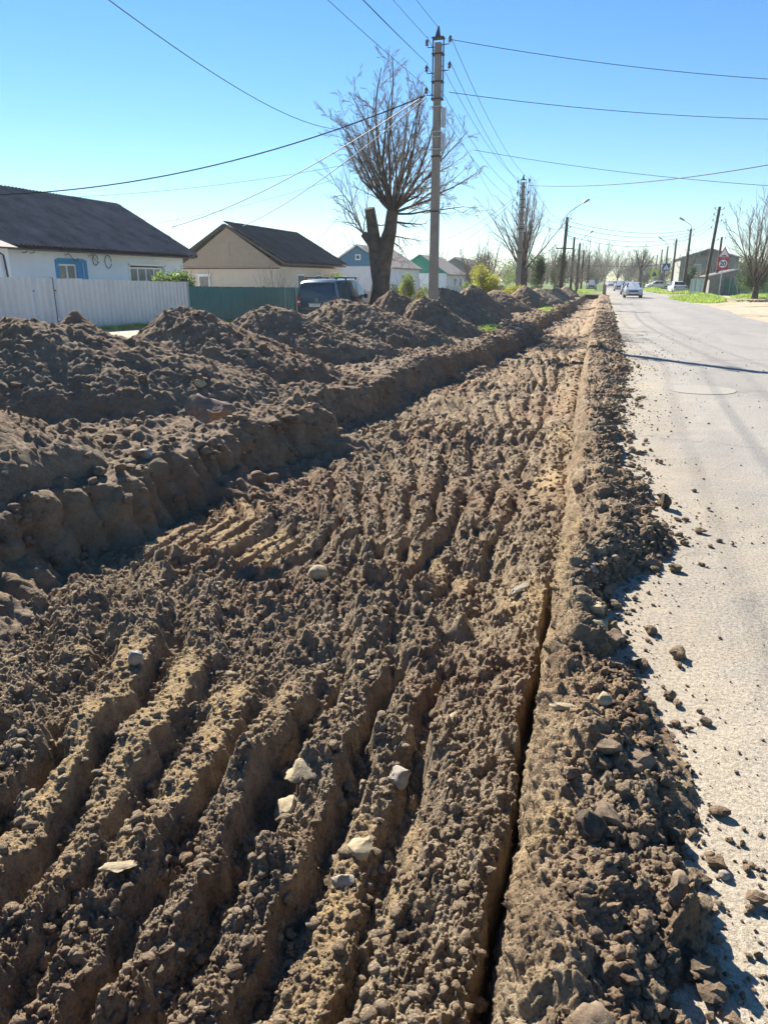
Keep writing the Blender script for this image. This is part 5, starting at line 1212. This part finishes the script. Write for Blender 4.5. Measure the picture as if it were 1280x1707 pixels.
def side(y0, y1, z0, z1, sx, y0t=None, y1t=None, zt0=None, zt1=None, wb=.955, wt=.79, zb=1.1, zt=1.94):
    f = lambda z: wb + (wt + (wb - wt) * .45 - wb) * min(1, (z - zb) / ((zt - zb) * .55)) if z < zb + (zt - zb) * .55 else (wt + (wb - wt) * .45) + (wt - (wt + (wb - wt) * .45)) * (z - zb - (zt - zb) * .55) / ((zt - zb) * .45 - .05)
    y0t = y0 if y0t is None else y0t; y1t = y1 if y1t is None else y1t; zm = zb + (zt - zb) * .55
    def e(t, a, b): return a + (b - a) * t
    tm = (zm - z0) / (z1 - z0)
    p = [(sx * f(z0), y0, z0), (sx * f(z0), y1, z0), (sx * f(zm), e(tm, y1, y1t), zm), (sx * f(z1), y1t, z1), (sx * f(z1), y0t, z1), (sx * f(zm), e(tm, y0, y0t), zm)]
    return p if sx > 0 else p[::-1]
gl = []
for sx in (1, -1):
    for (a, b, at, bt) in ((-2.15, -1.08, -2.05, -1.08), (-1.0, -.42, -1.0, -.42), (-.38, .42, -.38, .36)): gl.append(('side_window', side(a, b, 1.14, 1.80, sx, at, bt), TINT if sx < 0 else glassm('side_glass%d' % len(gl), (.05, .1, .13), .05), (sx, 0, .2)))
    gl.append(('front_side_window', side(.55, 1.62, 1.14, 1.74, sx, .5, 1.0), GLASS, (sx, 0, .2)))
gl.append(('rear_window', [(-.74, -2.43, 1.16), (.74, -2.43, 1.16), (.76, -2.40, 1.5), (.70, -2.345, 1.76), (-.70, -2.345, 1.76), (-.76, -2.40, 1.5)], TINT, (0, -1, .15)))
gl.append(('windscreen', [(-.74, 1.9, 1.12), (-.68, 1.2, 1.76), (.68, 1.2, 1.76), (.74, 1.9, 1.12)], GLASS, (0, .6, .8)))
li = []
for s in (-1, 1):
    li += [('tail_light', (s * .86, -2.43, .98), (.15, .08, .42), TAIL), ('tail_light_insert', (s * .86, -2.475, .98), (.12, .02, .07), HEAD), ('wing_mirror', (s * 1.06, 1.3, 1.17), (.2, .12, .2), PLASTIC), ('roof_rail', (s * .72, -.5, 2.0), (.05, 3.0, .05), PLASTIC), ('head_light', (s * .78, 2.38, .78), (.25, .2, .16), HEAD)]
    for yy in (-1.9, -.6, .85): li.append(('rail_foot', (s * .72, yy, 1.95), (.06, .12, .09), PLASTIC))
    li.append(('door_seam', (s * .957, .47, .75), (.006, .012, .7), PLASTIC)); li.append(('door_seam', (s * .957, -1.05, .75), (.006, .012, .7), PLASTIC)); li.append(('door_handle', (s * .965, .35, .98), (.02, .16, .035), PLASTIC)); li.append(('side_strip', (s * .958, -.2, .62), (.02, 2.6, .07), PLASTIC))
li += [('rear_bumper', (0, -2.46, .5), (1.74, .14, .26), VP), ('number_plate', (-.1, -2.482, .83), (.52, .02, .115), PLATE), ('plate_handle', (-.1, -2.49, .92), (.62, .03, .03), GALV)]
van = car('minivan', (vx, vy, lg(vx, vy)), 0, VP, 'dark teal minivan with roof rails and black rear window parked by the green fence', st, 0, (-1.55, 1.45), .33, 1.9, gl, li, cat='minivan')
o = link('plate_text', text_mesh('A 760 BK 93', .078, .001, .001), SBLACK, van); o.rotation_euler = (R(90), 0, 0); o.location = (-.1, -2.496, .83); o.data.update()
# round emblem on the tailgate
mb = MB(); n = 24; ro, ri = .062, .050
vs = [(rr * math.cos(2 * math.pi * i / n), 0, rr * math.sin(2 * math.pi * i / n)) for rr in (ro, ri) for i in range(n)]; vs += [(a, -.008, c) for a, b, c in vs]
fs = [(i, (i + 1) % n, n + (i + 1) % n, n + i) for i in range(n)]; fs += [(2 * n + i, 3 * n + i, 3 * n + (i + 1) % n, 2 * n + (i + 1) % n) for i in range(n)]; fs += [(i, 2 * n + i, 2 * n + (i + 1) % n, (i + 1) % n) for i in range(n)]
mb.add(vs, fs)
for pts in ([(-.025, .045), (0, .004), (.025, .045)], [(-.045, .015), (-.018, -.042), (0, -.008), (.018, -.042), (.045, .015)]):
    mb.tube([(a, -.004, b) for a, b in pts], .006, 4)
o = mb.build('emblem', GALV, van); o.location = (0.0, -2.474, 1.06); o.scale = (1.25, 1, 1.25)

def sedan_like(name, loc, rz, col, label, kind, wid=1.7, L=4.1, H=1.48, group=None, dirty=False):
    P_ = carpaint('paint_' + label.split()[0] + str(len(MATS)), col, .25, .35); h = L / 2; w2 = wid / 2; z = H / 1.48
    belt = .92 * z
    if kind == 'sedan': tail = [(-h, .42, .78, .82, w2 * .86, w2 * .88, w2 * .8), (-h + .08, .32, .9, .96, w2 * .95, w2 * .95, w2 * .84), (-h + .62, .24, belt, 1.0, w2 * .98, w2 * .98, w2 * .84), (-h + 1.15, .22, belt, H * .95, w2, w2, w2 * .72)]
    else: tail = [(-h, .42, .8, .84, w2 * .9, w2 * .9, w2 * .84), (-h + .06, .32, belt, 1.08, w2 * .96, w2 * .96, w2 * .84), (-h + .3, .26, belt, H * .95, w2 * .98, w2 * .98, w2 * .76)]
    st = tail + [(-h + 1.5, .2, belt, H, w2, w2, w2 * .72), (.2, .2, belt, H, w2, w2, w2 * .72), (.5, .2, belt, H * .965, w2, w2, w2 * .71), (1.15, .2, belt, belt + .06, w2, w2, w2 * .86), (h - .35, .24, .84 * z, .87 * z, w2 * .97, w2 * .95, w2 * .82), (h - .08, .3, .72, .75, w2 * .9, w2 * .88, w2 * .76), (h, .36, .62, .65, w2 * .8, w2 * .78, w2 * .7)]
    gl = [('windscreen', [(-w2 * .84, 1.14, belt + .05), (-w2 * .69, .5, H * .955), (w2 * .69, .5, H * .955), (w2 * .84, 1.14, belt + .05)][::-1], glassm('ws' + str(len(MATS)), (.02, .05, .05), .1), (0, .6, .8))]
    yb = -h + (1.15 if kind == 'sedan' else .3); zb0 = (1.02 if kind == 'sedan' else 1.1); yb0 = -h + (.64 if kind == 'sedan' else .07)
    gl.append(('rear_window', [(-w2 * .78, yb0, zb0), (w2 * .78, yb0, zb0), (w2 * .69, yb, H * .94), (-w2 * .69, yb, H * .94)], TINT, (0, -.7, .6)))
    for sx in (1, -1):
        for (a, b, at, bt) in ((yb + .08, -.15, yb + .2, -.15), (-.08, .9, -.08, .5)): gl.append(('side_window', side(a, b, belt + .04, H - .12, sx, at, bt, wb=w2, wt=w2 * .72, zb=belt, zt=H), TINT, (sx, 0, .3)))
    li = [('front_bumper', (0, h - .02, .42), (wid * .9, .16, .2), P_ if not dirty else PLASTIC), ('lower_grille', (0, h + .045, .33), (wid * .6, .04, .12), PLASTIC), ('grille', (0, h + .0, .64), (wid * .5, .06, .13), PLASTIC), ('number_plate', (0, h + .075, .46), (.5, .02, .11), PLATE), ('rear_bumper', (0, -h, .42), (wid * .92, .14, .24), P_), ('rear_plate', (0, -h - .02 - .04, .62), (.5, .02, .11), PLATE)]
    for s in (-1, 1): li += [('head_light', (s * w2 * .72, h - .05, .67), (.3, .16, .15), HEAD), ('tail_light', (s * w2 * .76, -h + .02, .78), (.24, .1, .2), TAIL), ('wing_mirror', (s * (w2 + .08), .78, belt + .09), (.17, .1, .13), PLASTIC)]
    return car(name, loc, rz, P_, label, st, 0, (-h + .78, h - .82), .3, wid, gl, li, group)
PI = math.pi
sedan_like('car', (2.9, 78.3, 0), PI, (.5, .52, .55), 'silver hatchback with headlights on driving towards the viewer, nearest of the oncoming cars', 'hatch', group='cars driving on the road')
sedan_like('car', (3.0, 97.2, 0), PI - .02, (.3, .32, .34), 'grey car half hidden behind the silver hatchback', 'sedan', group='cars driving on the road')
sedan_like('car', (2.6, 128, 0), PI, (.42, .44, .46), 'white car third in the oncoming line', 'suv', H=1.6, group='cars driving on the road')
sedan_like('car', (4.6, 190, 0), PI, (.2, .22, .24), 'small dark car far down the road', 'hatch', group='cars driving on the road')
sedan_like('car', (2.0, 200, 0), PI, (.5, .5, .5), 'tiny pale car farthest down the road', 'hatch', group='cars driving on the road')
sedan_like('car', (8.9, 100.5, .06), 0.12, (.6, .61, .63), 'white sedan parked on the right verge seen from behind', 'sedan', group='parked cars')
sedan_like('car', (9.8, 150, .06), PI / 2 + .25, (.62, .62, .62), 'pale car parked sideways beyond the white sedan', 'sedan', group='parked cars')
sedan_like('car', (-1.9, 140, .0), PI, (.25, .25, .26), 'dark car parked on the grass beyond the end of the trench', 'suv', H=1.6, group='parked cars')

# ================================================================== HAZE in the air
hb = MB(); hb.box((0, 170, 12), (500, 420, 31)); ho = hb.build('haze', None)
hm = bpy.data.materials.new('haze'); hm.use_nodes = True; ht = hm.node_tree; ht.nodes.clear()
pv = ht.nodes.new('ShaderNodeVolumePrincipled'); pv.inputs['Color'].default_value = (.86, .93, 1, 1); pv.inputs['Density'].default_value = .0003; pv.inputs['Anisotropy'].default_value = .25
mo = ht.nodes.new('ShaderNodeOutputMaterial'); ht.links.new(pv.outputs[0], mo.inputs['Volume'])
ho.data.materials.append(hm); ho.visible_shadow = True; tag(ho, kind='stuff')
